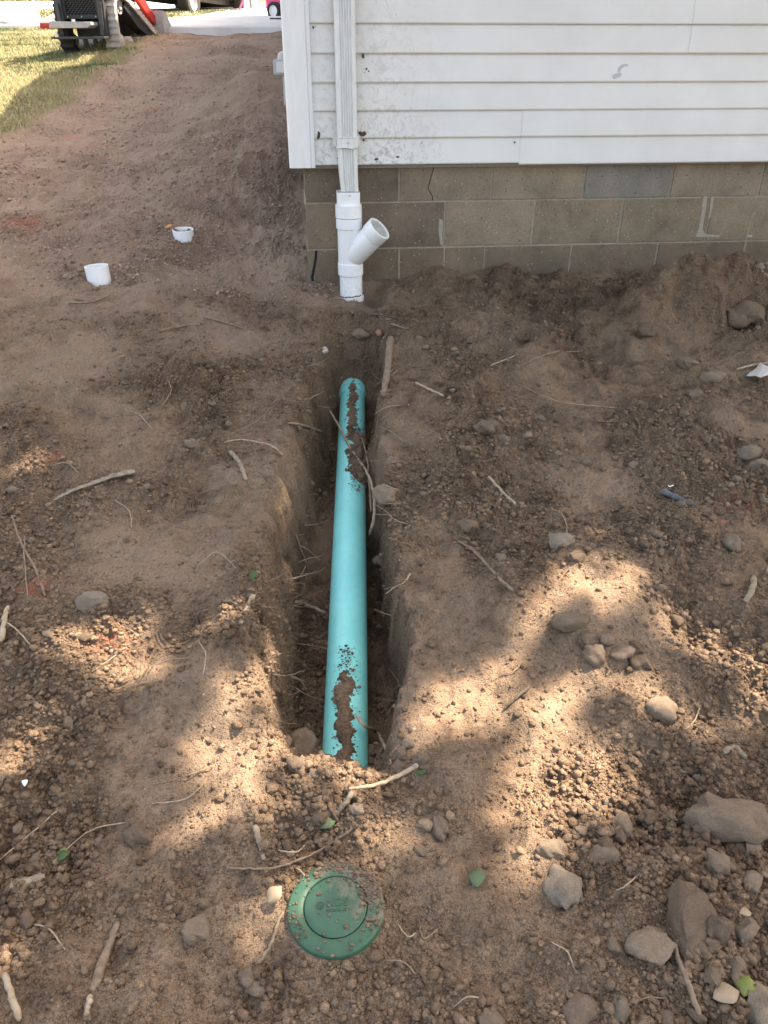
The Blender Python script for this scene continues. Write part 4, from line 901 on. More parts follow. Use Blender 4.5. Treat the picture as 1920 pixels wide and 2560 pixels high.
hb = MB(); hb.tube([(-.28, .02, 1.15), (-.28, -.02, 1.30), (-.1, -.04, 1.33), (.1, -.04, 1.33), (.28, -.02, 1.30), (.28, .02, 1.15)], .014, 8); hb.build('control_bar', M_BLACK, ld, smooth=True)
bk = MB(); bp = [(1.30, .52), (1.30, .06), (1.40, .02), (1.78, .02), (1.78, .04), (1.42, .05), (1.34, .10), (1.33, .52)]
bk.prism(bp, 0, -.46, .46); bo_ = bk.build('bucket', M_STEEL, ld)
for s in (-1, 1): MB().prism([(1.30, .52), (1.30, .06), (1.40, .021), (1.78, .021), (1.44, .50)], 0, s*.475, s*.461).build('bucket_side', M_STEEL, bo_)

# ------------------------------------------------------------ vehicle, toys and bits far behind
def wheel(parent, c, r, w_, rimm, name='wheel'):
    M = Matrix.Translation(c) @ Matrix.Rotation(R(90), 4, 'Y')
    t = MB().lathe([(r*.62, -w_/2), (r*.92, -w_/2), (r, -w_*.36), (r, w_*.36), (r*.92, w_/2), (r*.62, w_/2)], 28, M, True).build(name, M_RUB, parent, smooth=True)
    MB().lathe([(.0001, -w_*.28), (r*.25, -w_*.30), (r*.5, -w_*.20), (r*.63, -w_*.46), (r*.63, w_*.46), (r*.5, w_*.20), (r*.25, w_*.30), (.0001, w_*.28)], 24, M).build('rim', rimm, t, smooth=True); return t
p = gp(364, 34); tk = empty('pickup_truck', (p.x - .85, p.y + .5, p.z), R(-12)); tag(tk, 'white pickup truck parked on the driveway behind the loader', 'truck')
bd = MB().prism([(-.05, .62), (-.05, 1.12), (1.95, 1.14), (2.05, 1.72), (2.4, 1.82), (3.6, 1.80), (4.2, 1.22), (5.3, 1.10), (5.45, .95), (5.45, .52), (4.85, .50), (4.7, .78), (4.2, .78), (4.05, .50), (1.55, .50), (1.4, .80), (.75, .80), (.62, .55)], 0, -.94, .94); bd.build('body', M_WHITE, tk, bevel=.05)
MB().box((0, -.13, .60), (1.86, .16, .20)).build('bumper', M_STEEL, tk, bevel=.02)
MB().box((0, -.055, .92), (1.5, .03, .42)).build('tailgate', M_WHITE, tk, bevel=.01)
for s in (-1, 1):
    MB().box((s*.84, -.06, .95), (.14, .03, .34)).build('tail_light', M_RED, tk, bevel=.01)
    for yy in (1.08, 4.45): wheel(tk, (s*.80, yy, .38), .38, .26, M_STEEL)
MB().prism([(2.06, 1.20), (2.10, 1.66), (3.05, 1.70), (3.05, 1.20)], 0, -.945, .945).build('side_window', mat('dark_glass', (.02,.025,.03), .08, .6), tk)
MB().box((0, 2.4, .45), (1.2, 4.4, .16)).build('underbody', M_BLACK, tk)

M_PINK = grained('pink_plastic', (.70,.06,.20), (.78,.09,.26), 5, .3, 0)
p = gp(606, 43); ty = empty('toy_car', (p.x + .34, p.y + .28, p.z), R(62)); tag(ty, 'pink ride-on toy car with black wheels on the concrete', 'toy car')
MB().prism([(-.45, .16), (-.48, .34), (-.10, .38), (-.06, .30), (.12, .30), (.16, .42), (.45, .40), (.56, .30), (.56, .16)], 0, -.24, .24).build('body', M_PINK, ty, bevel=.02)
MB().box((0, .0, .13), (.36, .8, .06)).build('chassis', M_BLACK, ty)
for s in (-1, 1):
    for yy in (-.32, .36): wheel(ty, (s*.27, yy, .125), .125, .11, M_WHITE)
    MB().lathe([(.0001, .03), (.03, .025), (.045, 0)], 16, Matrix.Translation((s*.16, .57, .30)) @ Matrix.Rotation(R(-90), 4, 'X')).build('headlight', M_WHITE, ty, smooth=True)
MB().tube([(-.2, .14, .42), (-.2, .10, .62), (.2, .10, .62), (.2, .14, .42)], .012, 8).build('windscreen_frame', M_WHITE, ty, smooth=True)
p = gp(600, 54); cf = empty('folding_frame', (p.x, p.y, p.z + .055)); tag(cf, 'thin grey metal folding frame lying by the pink toy car', 'metal frame')
MB().tube([(-.10, 0, .012), (.75, .06, .012)], .009, 8).build('foot_bar', M_BLACK, cf, smooth=True); MB().tube([(-.06, .30, .012), (.75, .34, .012)], .009, 8).build('foot_bar', M_BLACK, cf, smooth=True)
MB().tube([(.02, .15, .02), (.34, .12, .34), (.6, .1, .6)], .010, 8).build('leg', M_STEEL, cf, smooth=True); MB().tube([(.5, .15, .02), (.34, .12, .34), (.12, .1, .62)], .010, 8).build('leg', M_STEEL, cf, smooth=True)
p = gp(566, 30); sf = empty('swing_frame', p); tag(sf, 'thin pink metal swing frame on the sunny grass behind the driveway', 'swing frame')
for a, b in (((-.9, 0, .9), (.25, 0, .0)), ((.0, .3, 1.0), (-.6, .3, .0)), ((-.9, 0, .9), (.0, .3, 1.0))): MB().tube([a, b], .016, 8).build('tube', M_PINK, sf, smooth=True)
p = gp(92, 66); rp = empty('trailer_ramp', (p.x, p.y, p.z)); tag(rp, 'white folded trailer ramp with red stripes on the path', 'ramp')
MB().prism([(-.1, .10), (1.3, .10), (1.3, .62), (1.05, .60)], 1, 0, .30).build('ramp_deck', M_WHITE, rp, bevel=.01); MB().box((.62, .14, .075), (1.3, .30, .045)).build('stripe', M_RED, rp); MB().box((.62, .14, .03), (1.3, .28, .04)).build('stripe', M_RED, rp); MB().box((.62, .15, .05), (1.28, .26, .10)).build('base', M_WHITE, rp)
p = gp(80, 45); o = MB().tube([(0, 0, -.1), (0, 0, 1.9)], .018, 8).build('marker_pole', M_WHITE, None, smooth=True); o.location = p; tag(o, 'slim white marker pole standing in the street verge', 'pole')
p = gp(24, 57); o = MB().tube([(0, 0, -.05), (-.42, .1, .52)], .010, 8).build('garden_stake', M_BLACK, None, smooth=True); o.location = p; tag(o, 'thin dark stake leaning at the lawn edge', 'stake')
M_PALE = grained('pale_stone', (.42,.40,.38), (.56,.54,.52), 5, .9, .4, .02)
for dx, dy, r, lb_ in ((52, 49, .24, 'round pale boulder alone on the grass strip'), (24, 56, .2, 'low pale boulder by the leaning stake'), (8, 55, .26, 'largest pale boulder at the edge of the path')):
    p = gp(dx, dy); o = lump('boulder', (0, 0, r*.4), r, M_PALE, None, dx, 3, (1.2, 1, .8), .3); o.location = p; tag(o, lb_, 'boulder', 'pale boulders on the verge')

# ------------------------------------------------------------ stones
def stone_mat(name, a, b):
    m = mat(name, a, .92, .2); t = NT(m); c = t.coord('Object'); oi = t.n('ObjectInfo')
    n1 = t.noise(c, 2.6, 5, .65); n2 = t.noise(c, 13, 5, .7); cl = t.ramp(n1, [(.3, a), (.7, b)])
    cl = t.mix(.7, cl, t.ramp(n2, [(.28, (.6,.59,.58)), (.55, (1,1,1)), (.8, (1.15,1.15,1.14))]), 'MULTIPLY')
    cl = t.mix(.8, cl, t.ramp(oi.outputs['Random'], [(0, (.72,.70,.68)), (.6, (.95,.95,.95)), (1, (1.1,1.09,1.07))]), 'MULTIPLY')
    ge = t.n('NewGeometry'); sx = t.n('SeparateXYZ'); t.l(ge.outputs['Normal'], sx.inputs[0])
    t.color(cl); b_ = t.bump(n1, .6, .006); t.bump(n2, .9, .0035, b_); return m
M_STONE = stone_mat('dusty_stone', (.185,.134,.095), (.262,.199,.146)); M_GSTONE = stone_mat('grey_stone', (.21,.162,.121), (.295,.238,.182)); M_CLODL = stone_mat('soil_clod', (.14,.099,.070), (.21,.152,.109)); M_WSTONE = stone_mat('white_stone', (.50,.46,.42), (.64,.60,.55)); M_RSTONE = stone_mat('reddish_stone', (.36,.16,.11), (.42,.22,.16))
I3, IF3 = ico(3)
def stone_mesh(seed, m, amp, cuts, sub=3):
    V, Fc = (I3, IF3) if sub == 3 else (I2, IF2)
    P = rocky(V, seed, amp, cuts); q1, q2 = V[:,0] + V[:,2]*.7, V[:,1] - V[:,2]*.6; P = P + V * (.09 * pn(q1*2.6, q2*2.6, seed + 1) + .06 * pn(q1*5.5, q2*5.5, seed + 2) + .035 * pn(q1*11, q2*11, seed + 4))[:, None]
    me = bpy.data.meshes.new('stone'); me.from_pydata(P.tolist(), [], Fc.tolist()); me.polygons.foreach_set('use_smooth', [True]*len(me.polygons)); me.materials.append(m); me.set_sharp_from_angle(angle=R(40 if sub == 2 else 70)); return me
def put_stone(me, p, sx, sy, sz, rz, name='stone', sink=.35):
    o = bpy.data.objects.new(name, me); col.objects.link(o); o.location = (p.x, p.y, p.z + sz * (1 - 2*sink)); o.scale = (sx, sy, sz); o.rotation_euler = (random.uniform(-.2, .2), random.uniform(-.2, .2), rz); return o
BIG = [ # note x, y (centre), width, height in the note, material, shape cuts, label
 (1583,1765,145,80,'s',3,'largest pale rounded stone in the crumbly soil right of the lid'),
 (1215,1903,70,78,'g',4,'pitted grey stone with a pointed foot beside crumbly soil'),
 (1408,2032,82,72,'s',6,'blocky brown stone with broken faces among small gravel'),
 (1482,1955,105,125,'c',5,'big flat clod of packed soil above the blocky stone'),
 (1190,1826,52,42,'s',2,'rounded stone at the foot of a sunny patch'),
 (1296,1838,66,36,'s',3,'oblong stone lying on the crumbly soil near the pitted stone'),
 (1216,1160,62,54,'g',8,'pyramid shaped grey stone on the right bank'),
 (1244,1196,54,32,'c',3,'flat clod just below the pyramid shaped stone'),
 (1230,1336,70,50,'s',2,'smooth tan cobble on the sunny mound'),
 (1286,1404,44,54,'s',3,'upright stone in the cluster under the sunny mound'),
 (1338,1401,52,42,'s',2,'round stone closing the cluster under the sunny mound'),
 (1268,1378,40,36,'c',3,'small dark clod between the cobble and the cluster'),
 (1310,1378,34,30,'s',4,'small square stone topping the cluster'),
 (1374,1395,40,36,'c',3,'soil lump right of the stone cluster'),
 (1428,1524,66,54,'s',2,'egg shaped stone below the mound in broken sun'),
 (1386,1425,46,34,'c',2,'half buried lump below the stone cluster'),
 (200,1290,68,48,'g',4,'grey lumpy stone on the trodden soil left of the trench'),
 (300,1790,46,48,'c',2,'round soil coated stone beside footprints'),
 (951,1783,36,44,'s',2,'smooth egg stone beside its smaller twin past the pipe end'),
 (918,1777,32,32,'s',2,'smaller pale twin of the egg stone past the pipe end'),
 (425,1998,52,48,'s',4,'knobbly stone left of the green lid'),
 (540,2106,36,38,'s',2,'round stone near the curved twig by the lid'),
 (557,2134,38,26,'s',3,'flat stone touching the round stone by the curved twig'),
 (1005,1128,48,38,'s',4,'angular stone on the right bank above the bent twig'),
 (1400,706,38,36,'c',2,'round clod rolled down the spoil heap'),
 (1603,672,70,56,'c',3,'large clod on the right flank of the spoil heap'),
 (1483,778,34,36,'c',2,'round clod at the toe of the spoil heap'),
 (1540,810,50,36,'s',3,'tan stone beside the torn white scrap'),
 (1502,850,42,30,'c',4,'dark stone sheltered below the spoil heap'),
 (1613,975,50,40,'g',4,'angular pale stone at the far right of the bank'),
 (1640,1000,40,28,'s',3,'second pale stone tucked behind the angular one'),
 (1581,1170,34,46,'g',4,'wedge of grey stone right of the red paint'),
 (1643,2160,54,80,'g',3,'big smooth stone beside the yellow green leaf'),
 (1247,2172,66,58,'c',4,'rough brown clod near the bottom gravel'),
 (1060,2200,52,44,'s',2,'smooth tan stone alone on trodden soil below the lid'),
 (1549,1856,46,48,'s',4,'craggy stone under the largest pale stone'),
 (1572,1866,28,20,'s',2,'small oval stone touching the craggy stone'),
 (1330,2040,30,40,'s',5,'sharp stone left of the blocky brown stone'),
 (1545,1990,50,60,'c',4,'jagged clod right of the big flat clod'),
 (1612,1998,50,46,'s',3,'stone beneath the white shell chip'),
 (1342,2170,30,50,'g',5,'pale splinter stone in the bottom gravel'),
 (655,1590,58,64,'s',3,'stone wedged between the pipe and the left trench wall'),
 (640,1645,34,40,'c',3,'clod under the stone left of the pipe end'),
 (832,1056,50,56,'s',3,'stone jammed against the right side of the pipe'),
 (690,1762,30,30,'c',3,'dark clod past the pipe end'),
 (723,1756,28,28,'c',3,'paler clod beside the dark clod past the pipe end'),
 (772,1745,26,26,'g',4,'pale chip stone under the broken root past the pipe end'),
 (415,955,32,30,'s',4,'grey tan lump on the left bank'),
 (778,718,42,30,'c',3,'clod below the white riser'),
 (820,716,18,22,'r',3,'small reddish brick chip below the white riser'),
 (869,1623,22,30,'s',3,'pale cobble beside the pipe mouth'),
 (908,1636,34,26,'s',2,'tan cobble in the pile by the pipe mouth'),
 (880,1604,24,24,'g',3,'pale top stone of the pile by the pipe mouth'),
 (920,1655,26,26,'c',3,'low clod of the pile by the pipe mouth'),
 (1052,915,46,40,'c',4,'lump on the dark mound right of the pipe'),
 (1140,938,22,22,'s',3,'small round stone below the dark mound'),
 (1085,945,30,26,'s',3,'stone at the foot of the dark mound'),
 (700,755,16,20,'w',3,'white chip between the riser and the trench'),
 (1255,1790,24,20,'s',3,'lone stone on the lower edge of the sunny soil'),
 (1405,1762,46,34,'c',4,'soil lump left of the largest pale stone'),
 (1345,1775,40,44,'s',2,'round stone beside the soil lump'),
 (820,1210,28,26,'s',4,'grey stone deep in the trench right of the pipe'),
 (905,1832,32,24,'s',7,'three cornered stone at the end of the sunny soil'),
]
MM = dict(s=M_STONE, g=M_GSTONE, c=M_CLODL, w=M_WSTONE, r=M_RSTONE)
for i, (dx, dy, ww, hh, mk, cuts, lab) in enumerate(BIG):
    p = gp(dx, dy + hh*.30); t_ = (p - Vector((0, 0, HC))).length; px2m = t_ * K / FPX
    sx = ww/2*px2m; sv = hh/2*px2m
    sz = sv*.78; sy = sv*1.05
    o = put_stone(stone_mesh(3000 + i, MM[mk], .30 if mk != 'c' else .42, cuts), p, sx*1.05, max(sy, sx*.6), max(sz, sx*.5), random.uniform(-.4, .4), 'stone' if mk != 'c' else 'soil_clod', .38)
    tag(o, lab, 'stone' if mk != 'c' else 'clod')
SM = [stone_mesh(4000 + i, [M_STONE, M_STONE, M_CLODL, M_CLODL, M_GSTONE][i % 5], .34, 6 + i % 4, 2) for i in range(20)]
def strew(n, area, r0, r1, dens, label, group, seed, ypow=1.5):
    g = np.random.default_rng(seed); k = 0
    while k < n:
        u = g.random(); e = 1 - ypow; y = (area[2]**e + u*(area[3]**e - area[2]**e))**(1/e); x = g.uniform(area[0], area[1])
        if abs(x) > .22 + .52*y or g.random() > dens(x, y) or math.hypot(x - LID[0], y - LID[1]) < .105 or (abs(x - PX(y)) < .075 and 1.15 < y < 3.3) or to_uv(x, y)[1] > -.03: continue
        r = r0 * (r1/r0)**(g.random()**1.6); o = put_stone(SM[g.integers(0, 20)], Vector((x, y, float(H(x, y)))), r*g.uniform(.85, 1.35), r*g.uniform(.8, 1.1), r*g.uniform(.6, .9), g.uniform(0, 6.28), 'pebble', g.uniform(.25, .4)); k += 1
        tag(o, label, 'pebble', group)
strew(110, (.10, 1.5, .5, 1.9), .008, .019, lambda x, y: float(dn(x, y)), 'small rough pebble in the crumbly soil of the right bank', 'pebbles on the right bank', 51)
strew(75, (-1.2, -.10, .5, 2.2), .007, .015, lambda x, y: float(dn(x, y)), 'small rough pebble in the soil of the left bank', 'pebbles on the left bank', 52)
strew(70, (.05, 1.9, 1.9, 3.7), .010, .022, lambda x, y: float(dn(x, y)), 'small stone strewn before the spoil heap', 'stones before the spoil heap', 53, 1.2)
strew(40, (-1.5, -.05, 2.2, 3.6), .009, .018, lambda x, y: float(dn(x, y)), 'small stone strewn between trench and white stubs', 'stones left of the far trench', 54, 1.2)
# pale crushed stone against the wall at the far right
g = np.random.default_rng(61); pts = []
while len(pts) < 420:
    u_, v_ = g.uniform(2.06, 3.1), g.uniform(-.42, .03); x = CXY[0] + u_*UX - v_*UY; y = CXY[1] + u_*UY + v_*UX
    if g.random() < 1 - .7*abs(v_)/.42: pts.append((x, y, float(H(x, y)) + .004))
P = np.array(pts); r = g.uniform(.009, .022, len(P)); B = np.stack([rocky(I1, 700 + i, .5, 4) for i in range(10)])[g.integers(0, 10, len(P))] * r[:, None, None] * np.array([1.2, .9, .7]); ff = (IF1[None] + (np.arange(len(P))*len(I1))[:, None, None]).reshape(-1, 3)
tag(mesh_np('crushed_stone', (B + P[:, None, :]).reshape(-1, 3), ff, M_GSTONE, smooth=False), 'grey crushed stone against the block wall', 'gravel', kind='stuff')

# ------------------------------------------------------------ sticks, roots, straw, leaves
def wood_mat(name, a, b): return grained(name, a, b, 55, .9, .9, .004, stretch=(1, 1, 1))
M_W1 = wood_mat('brown_twig', (.13,.088,.058), (.25,.185,.13)); M_W2 = wood_mat('pale_root', (.22,.155,.10), (.42,.33,.235)); M_W3 = wood_mat('grey_wood', (.15,.115,.08), (.30,.24,.175)); M_W4 = wood_mat('dark_bark', (.06,.045,.034), (.13,.10,.075)); M_BLUE = wood_mat('grey_painted_wood', (.07,.075,.08), (.15,.155,.16))
def smoothline(P, n):
    P = [P[0]*2 - P[1]] + list(P) + [P[-1]*2 - P[-2]]; out = []
    for i in range(1, len(P) - 2):
        for a in np.linspace(0, 1, n, endpoint=False):
            p0, p1, p2, p3 = P[i-1], P[i], P[i+1], P[i+2]
            out.append(.5*((2*p1) + (p2 - p0)*a + (2*p0 - 5*p1 + 4*p2 - p3)*a*a + (3*p1 - p0 - 3*p2 + p3)*a**3))
    return out + [P[-2]]
def stick(notes, r0, r1, m, label, name='stick', lifts=None, cat=None, group=None, knots=.12, flat=None, raw=None, follow=False):
    """notes: places along the stick; r in metres"""
    P = raw if raw else [gp(a, b, (lifts[i] if lifts else 0) + max(r0, r1)*.6) for i, (a, b) in enumerate(notes)]
    L = smoothline(P, 6)
    if follow:
        for q in L: q.z = max(q.z, float(H(q.x, q.y)) + max(r0, r1)*.5)
    jr = min(max(r0, r1) * .9, .0022); L = [q + Vector((random.gauss(0, jr*.35), random.gauss(0, jr*.35), random.gauss(0, jr*.2))) for q in L]
    n = len(L); ox = random.uniform(0, 50); rad = [(r0 + (r1 - r0)*i/(n-1)) * (1 + knots*float(pn(i*.7 + ox, 2.2, 5))*1.6) for i in range(n)]
    rad[0] *= .7; rad[-1] *= .6
    mb = MB(); mb.tube(L, rad, 8)
    c = Vector(L[0])
    if flat:
        nv = []
        for i, v in enumerate(mb.v): q = L[min(i//8, n-1)]; nv.append((q.x + (v[0]-q.x)*flat[0], q.y + (v[1]-q.y)*flat[0], q.z + (v[2]-q.z)*flat[1]))
        mb.v = nv
    mb.v = [(v[0]-c.x, v[1]-c.y, v[2]-c.z) for v in mb.v]
    o = mb.build(name, m, None, smooth=True, angle=60); o.location = c; tag(o, label, cat or name.split('_')[-1], group); return o
zt = lambda y: PZ(y) + PR
def on_pipe(dx, dy, lift=.006):                           # place on top of the pipe
    d = ray(dx*K, dy*K); y = 2.0
    for _ in range(30): y = d.y * (HC - zt(y) - lift) / -d.z
    t = y/d.y; return Vector((d.x*t, y, zt(y) + lift))
stick(None, .0042, .0062, M_W2, 'bent pale branch lying across the green pipe', 'branch', raw=[on_pipe(712,888), on_pipe(735,925), on_pipe(762,975,.008), on_pipe(790,1015,.012), on_pipe(806,1060,.010), on_pipe(809,1100,.004), on_pipe(804,1140,-.006), gp(793,1180,.012)])
stick(None, .003, .0042, M_W1, 'straight brown twig beside the bent branch on the pipe', 'twig', raw=[on_pipe(782,945,.02), on_pipe(792,985,.014), on_pipe(797,1040,.002), on_pipe(802,1105,-.02)])
stick(None, .0036, .0042, M_W2, 'forked pale twig leaning on the near end of the pipe', 'twig', raw=[on_pipe(768,1543,.016), on_pipe(790,1570,.022), gp(815,1603,.035), gp(845,1652,.006)])
stick([(755,1708),(800,1706),(845,1690),(880,1672),(903,1658)], .003, .0055, M_W2, 'flattened pale stick past the mouth of the pipe', lifts=(.004,)*5)
stick([(844,740),(840,780),(836,820),(828,862)], .014, .009, M_W1, 'weathered wood stake piece beside the far end of pipe', 'wood_piece', flat=(1.15,.7), lifts=(.01,.012,.01,0))
stick([(1055,1035),(1080,1062),(1112,1092)], .0052, .005, M_W2, 'short straight pale stick on the right bank', lifts=(.003,)*3)
stick([(990,1175),(1022,1195),(1048,1222),(1078,1255),(1108,1283)], .0036, .005, M_W1, 'bent brown twig on the right bank', 'twig', lifts=(.004,)*5)
stick([(118,1090),(160,1068),(205,1052),(250,1038),(292,1028)], .005, .013, M_W3, 'split grey driftwood slab on the left bank', 'wood_slab', flat=(1.15,.55), lifts=(.006,)*5)
stick([(498,980),(514,998),(526,1022),(531,1042)], .0078, .007, M_W3, 'thick curved stub of root on the left bank', 'root')
stick([(485,960),(520,957),(555,962),(590,978),(612,1000)], .0022, .0032, M_W2, 'slender pale root reaching into the trench', 'root', lifts=(.004,.006,.01,.02,.02))
stick([(548,1288),(535,1318),(520,1352)], .008, .006, M_W3, 'splintered bark piece at the left rim', 'bark_piece', flat=(1,.7))
stick(None, .0075, .0055, M_W3, 'broken root end poking at the side of the pipe', 'root', raw=[gp(640,1312,.02), gp(665,1328,.035), gp(704,1356,.05)])
stick(None, .004, .0045, M_W3, 'snapped root under the bent branch left of the pipe', 'root', raw=[gp(625,932,.03), gp(660,950,.05), gp(698,967,.06)])
stick([(640,1165),(650,1195),(665,1230)], .004, .003, M_W3, 'short root on the trench wall', 'root', lifts=(.01,.012,.01))
stick([(255,1995),(240,2040),(215,2105),(190,2212)], .006, .011, M_W1, 'thick dark root half buried in the bottom soil', 'root', lifts=(-.004,)*4)
stick([(15,2115),(28,2160),(48,2215)], .005, .0055, M_W2, 'pale broken stick in the corner soil', lifts=(.01,.012,.01))
stick([(200,2160),(193,2185),(190,2208)], .005, .004, M_W2, 'small pale chip stick next to the thick root', lifts=(.008,)*3)
stick([(613,1975),(600,2010),(588,2045),(568,2080),(550,2095)], .0028, .0036, M_W1, 'curved twig left of the green lid', 'twig', lifts=(.006,)*5)
stick([(497,1880),(560,1884),(610,1877),(660,1860),(700,1838),(762,1800)], .002, .0024, M_W1, 'long thin root curving above the lid', 'root', lifts=(.006,)*6)
stick([(552,1790),(560,1820),(570,1862)], .007, .004, M_W3, 'splinter of bark standing in the soil above the lid', 'bark_piece', flat=(1,.6))
stick([(762,1722),(750,1745),(730,1762)], .006, .004, M_W3, 'broken forked root past the pipe end', 'root', lifts=(.01,.01,.0))
stick([(1452,2045),(1462,2085),(1482,2140),(1512,2215)], .003, .0052, M_W1, 'brown stick running through the bottom gravel', lifts=(.008,)*4)
stick([(1590,806),(1620,798),(1665,792)], .004, .005, M_W2, 'pale stick behind the torn white scrap', lifts=(.012,)*3)
stick([(1428,1068),(1460,1082),(1505,1100)], .010, .007, M_BLUE, 'stubby dark grey painted wood piece', 'wood_piece', lifts=(.004,)*3)
stick([(1608,1302),(1622,1280),(1628,1250)], .007, .008, M_W3, 'curved grey wood chip at the right edge', 'wood_chip', flat=(1,.6))
stick([(1090,1535),(1115,1512),(1143,1490)], .003, .0042, M_W4, 'short dark twig in the dappled shade', 'twig', lifts=(.003,)*3)
stick([(35,1150),(52,1195),(80,1240),(100,1290)], .0024, .004, M_W1, 'upright dry weed stalk with red paint', 'stalk', lifts=(.05,.03,.01,.0))
stick([(60,1180),(58,1230),(62,1300)], .0015, .002, M_W1, 'thin dry stem beside the painted weed stalk', 'stalk', lifts=(.03,.03,.0))
stick([(5,1395),(12,1350),(18,1315)], .008, .006, M_W2, 'pale knobby stick at the left edge', flat=(1,.8))
stick([(18,1350),(45,1375),(68,1400)], .002, .0016, M_W2, 'thin twig springing from the knobby stick', 'twig', lifts=(.006,)*3)
stick([(150,660),(195,658),(240,643)], .005, .004, M_W1, 'brown twig lying before the tall white stub', 'twig', lifts=(.006,)*3)
stick([(160,648),(210,652)], .003, .002, M_W1, 'short reddish twig at the foot of the white stub', 'twig')
stick([(345,722),(400,708),(432,707)], .006, .004, M_W1, 'forked twig on the rough bank behind the trench', 'twig', lifts=(.006,)*3)
stick([(440,690),(480,700),(522,714)], .005, .0035, M_W1, 'straight twig on the rough bank behind the trench', 'twig', lifts=(.006,)*3)
stick([(800,682),(830,685),(862,691)], .004, .003, M_W4, 'dark twig beside the white riser', 'twig', lifts=(.004,)*3)
stick([(845,705),(870,712),(895,722)], .005, .003, M_W1, 'brown twig right of the white riser', 'twig', lifts=(.004,)*3)
stick([(898,832),(925,845),(958,862)], .004, .005, M_W2, 'pale broken twig on the dusty right bank', 'twig', lifts=(.006,)*3)
stick([(1060,796),(1085,785),(1112,774)], .0032, .0028, M_W2, 'straw coloured twig below the spoil heap', 'twig', lifts=(.008,)*3)
stick([(25,1918),(60,1910),(98,1898)], .009, .008, M_W3, 'stubby wood piece in the left soil', 'wood_piece')
stick([(1655,1240),(1662,1220)], .005, .004, M_W3, 'grey twig end at the right edge', 'twig')
stick([(1560,1630),(1585,1618),(1608,1640)], .007, .006, M_W3, 'crumbling bark bit in the right soil', 'bark_piece')
# thin straw and rootlets, each a thing of its own
STRAW = [((0,1862),(60,1815),(125,1758)), ((130,1850),(200,1800),(270,1780)), ((300,1705),(380,1690),(462,1660)), ((330,1740),(400,1735),(440,1700)), ((428,1225),(470,1200),(515,1235)), ((1080,1462),(1110,1455),(1130,1430)), ((1120,832),(1200,870),(1330,885)), ((1110,800),(1180,770),(1260,760)), ((480,950),(560,915),(600,862)), ((110,1010),(145,1005),(170,1025)), ((640,1395),(700,1405),(735,1420)), ((330,1440),(370,1432),(410,1425)), ((430,1390),(445,1420),(440,1460)), ((75,2000),(110,2015),(142,2055)), ((830,2078),(870,2085),(900,2110)), ((1190,2040),(1225,2065),(1240,2100)), ((980,2180),(1010,2160),(1050,2165)), ((1340,2180),(1390,2165),(1440,2160)), ((1190,1100),(1220,1130),(1225,1165)), ((250,1085),(280,1110),(285,1145)), ((195,1200),(230,1180),(250,1170)), ((600,1840),(640,1848),(660,1830)), ((640,1880),(660,1900),(665,1935)), ((1250,905),(1300,915),(1360,910)), ((350,880),(370,850),(360,815)), ((270,890),(300,900),(330,930)), ((160,880),(230,905),(290,900)), ((860,2000),(880,2030),(900,2020)), ((1480,1580),(1500,1560),(1510,1530)), ((905,1990),(915,2035),(945,2010)), ((200,1455),(240,1430),(275,1400)), ((1330,1930),(1350,1920),(1372,1900)), ((1560,1460),(1590,1450),(1620,1480))]
for i, t3 in enumerate(STRAW):
    stick(list(t3), .0011, .0015, (M_W2, M_W2, M_W1)[i % 3], 'thin dry straw lying on the bare soil', 'straw', cat='straw', group='dry straws on the soil', lifts=(.003, .007, .003), follow=True, knots=.05)
g = np.random.default_rng(91)
for i in range(86):
    left = g.random() < .62; y = g.uniform(1.35, 3.05); sgn = -1 if left else 1
    L = g.uniform(.04, .13); s0 = sgn * g.uniform(.12, .20 if left else .15); x0_ = PX(y) + s0; z0_ = max(float(H(x0_, y)), PZ(y) - .03) + g.uniform(.0, .02)
    P = [Vector((x0_ + sgn*.03, y, z0_))]; dv = Vector((-sgn*g.uniform(.3, 1), g.normal(0, .45), g.uniform(-.25, .30))).normalized()
    for k in range(3):
        P.append(P[-1] + dv * L/3); dv = (dv + Vector(g.normal(0, .28, 3))).normalized()
        if abs(P[-1].x - PX(P[-1].y)) < PR + .004 and P[-1].z < PZ(y) + PR: P[-1].z = PZ(y) + PR + .004
    stick(None, g.uniform(.0009, .0024), .0006, (M_W2, M_W3, M_W1)[i % 3], 'thin rootlet poking out of the left trench wall' if left else 'thin rootlet poking out of the right trench wall', 'rootlet', cat='root', group='rootlets in the left trench wall' if left else 'rootlets in the right trench wall', raw=P, knots=.05)
def leaf(dx, dy, size, m, label, rz, up=.012, curl=.3, name='leaf', cat='leaf', lobed=False):
    p = gp(dx, dy, up); n = 9; V = []; Fc = []
    for i in range(n):
        a = i/(n-1); w_ = math.sin(math.pi*min(a*1.05, 1))**.8 * .36 * (1 + (.35*math.cos(a*16) if lobed else .05*math.cos(a*11)))
        zz = curl*.4*math.sin(a*2.6)
        V += [((a - .5)*size, -w_*size, (zz + curl*.35*w_)*size), ((a - .5)*size, 0, zz*size), ((a - .5)*size, w_*size, (zz + curl*.35*w_)*size)]
    for i in range(n-1):
        for k in range(2): q = i*3 + k; Fc.append((q, q+3, q+4, q+1))
    me = bpy.data.meshes.new(name); me.from_pydata(V, [], Fc); me.materials.append(m); me.polygons.foreach_set('use_smooth', [True]*len(me.polygons))
    o = bpy.data.objects.new(name, me); col.objects.link(o); o.location = p; o.rotation_euler = (random.uniform(-.3, .3), random.uniform(-.3, .3), rz)
    so_ = o.modifiers.new('thickness', 'SOLIDIFY'); so_.thickness = .0006; tag(o, label, cat); return o
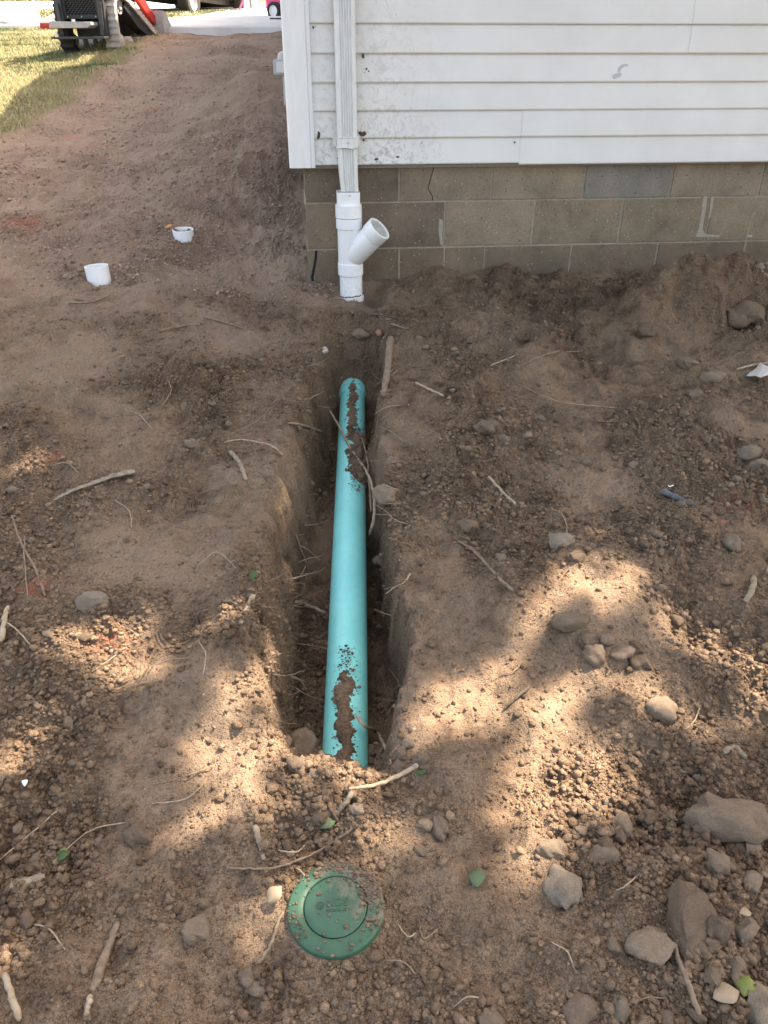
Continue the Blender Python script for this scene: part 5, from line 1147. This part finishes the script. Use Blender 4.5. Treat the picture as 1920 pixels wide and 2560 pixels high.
M_LG = leaf_mat('green_leaf', (.045,.085,.03), (.07,.115,.04)); M_LY = leaf_mat('yellow_leaf', (.13,.165,.045), (.19,.21,.06)); M_LO = leaf_mat('orange_leaf', (.52,.20,.05), (.60,.28,.08)); M_LT = leaf_mat('tan_leaf', (.32,.235,.155), (.42,.32,.225)); M_LGD = leaf_mat('dull_leaf', (.09,.14,.07), (.14,.19,.10))
leaf(548,1252,.030, M_LG, 'small green leaf caught on the left rim', 1.2); leaf(710,1792,.034, M_LGD, 'dusty green leaf past the pipe end', .5); leaf(905,1680,.016, M_LG, 'left leaflet of the sprout by the flattened stick', 2.2, .01); leaf(914,1678,.016, M_LG, 'right leaflet of the sprout by the flattened stick', .8, .01)
leaf(1607,2142,.036, M_LY, 'yellow green lobed leaf beside the big smooth stone', 1.0, lobed=True); leaf(138,1862,.030, M_LG, 'dark green leaf fragment on the left soil', .3); leaf(1030,1908,.040, M_LGD, 'wilted green weed leaf right of the lid', 1.4); leaf(848,889,.012, M_LG, 'tiny green seedling leaf beside the stake piece', 0)
leaf(420,573,.045, M_LO, 'curled orange leaf beside the low white rim', .4, name='leaf') if False else leaf(366,496,.045, M_LO, 'curled orange leaf beside the low white rim', .4)
leaf(263,778,.030, M_LO, 'orange leaf scrap on the rough bank', .2); leaf(1565,2160,.045, M_LT, 'tan curled leaf joined by a stem to the gravel', .2); leaf(595,1945,.036, M_LT, 'tan dry leaf leaning at the lid edge', .9, .014, .6); leaf(1655,1200,.02, M_LG, 'green blade at the right edge', 1.3); leaf(140,1850,.02, M_LY, 'pale bit of leaf above the dark green fragment', 1.5)
leaf(1600,1998,.022, M_LT, 'white shell chip on a stone', .1, .03, .4, 'shell_chip', 'shell'); leaf(58,1705,.015, M_WHITE, 'curled white scrap on the left soil', 1.9, .01, .9, 'paper_scrap', 'scrap'); leaf(248,2022,.022, M_LT, 'flat straw coloured chip on the bottom soil', .2, .006, 0, 'wood_chip', 'chip')
leaf(1645,828,.12, M_WSTONE, 'torn white scrap at the right edge of the bank', -.35, .02, .5, 'paper_scrap', 'scrap', True); leaf(750,1690,.018, M_WSTONE, 'white plastic shaving past the pipe end', .4, .004, .1, 'plastic_shaving', 'shaving')
leaf(1448,1055,.024, M_WHITE, 'white chip above the painted wood piece', .9, .008, .2, 'shell_chip', 'shell')
# pale wire standing by the wall
d0 = wallpt(1858, 690, -.01); wr = empty('wire', (CXY[0], CXY[1], 0), ANG); tag(wr, 'pale bent wire standing against the block wall', 'wire')
MB().tube([(*[wallpt(px, py, -.006)[0]], -.006, wallpt(px, py, -.006)[1]) for px, py in ((1848, 700), (1858, 645), (1868, 590), (1873, 560), (1885, 530), (1903, 514))], .0028, 8).build('wire_strand', M_W2, wr, smooth=True)
MB().box((wallpt(1875, 590, -.006)[0], -.004, wallpt(1875, 590, -.006)[1]), (.022, .008, .008)).build('clip', M_STEEL, wr)
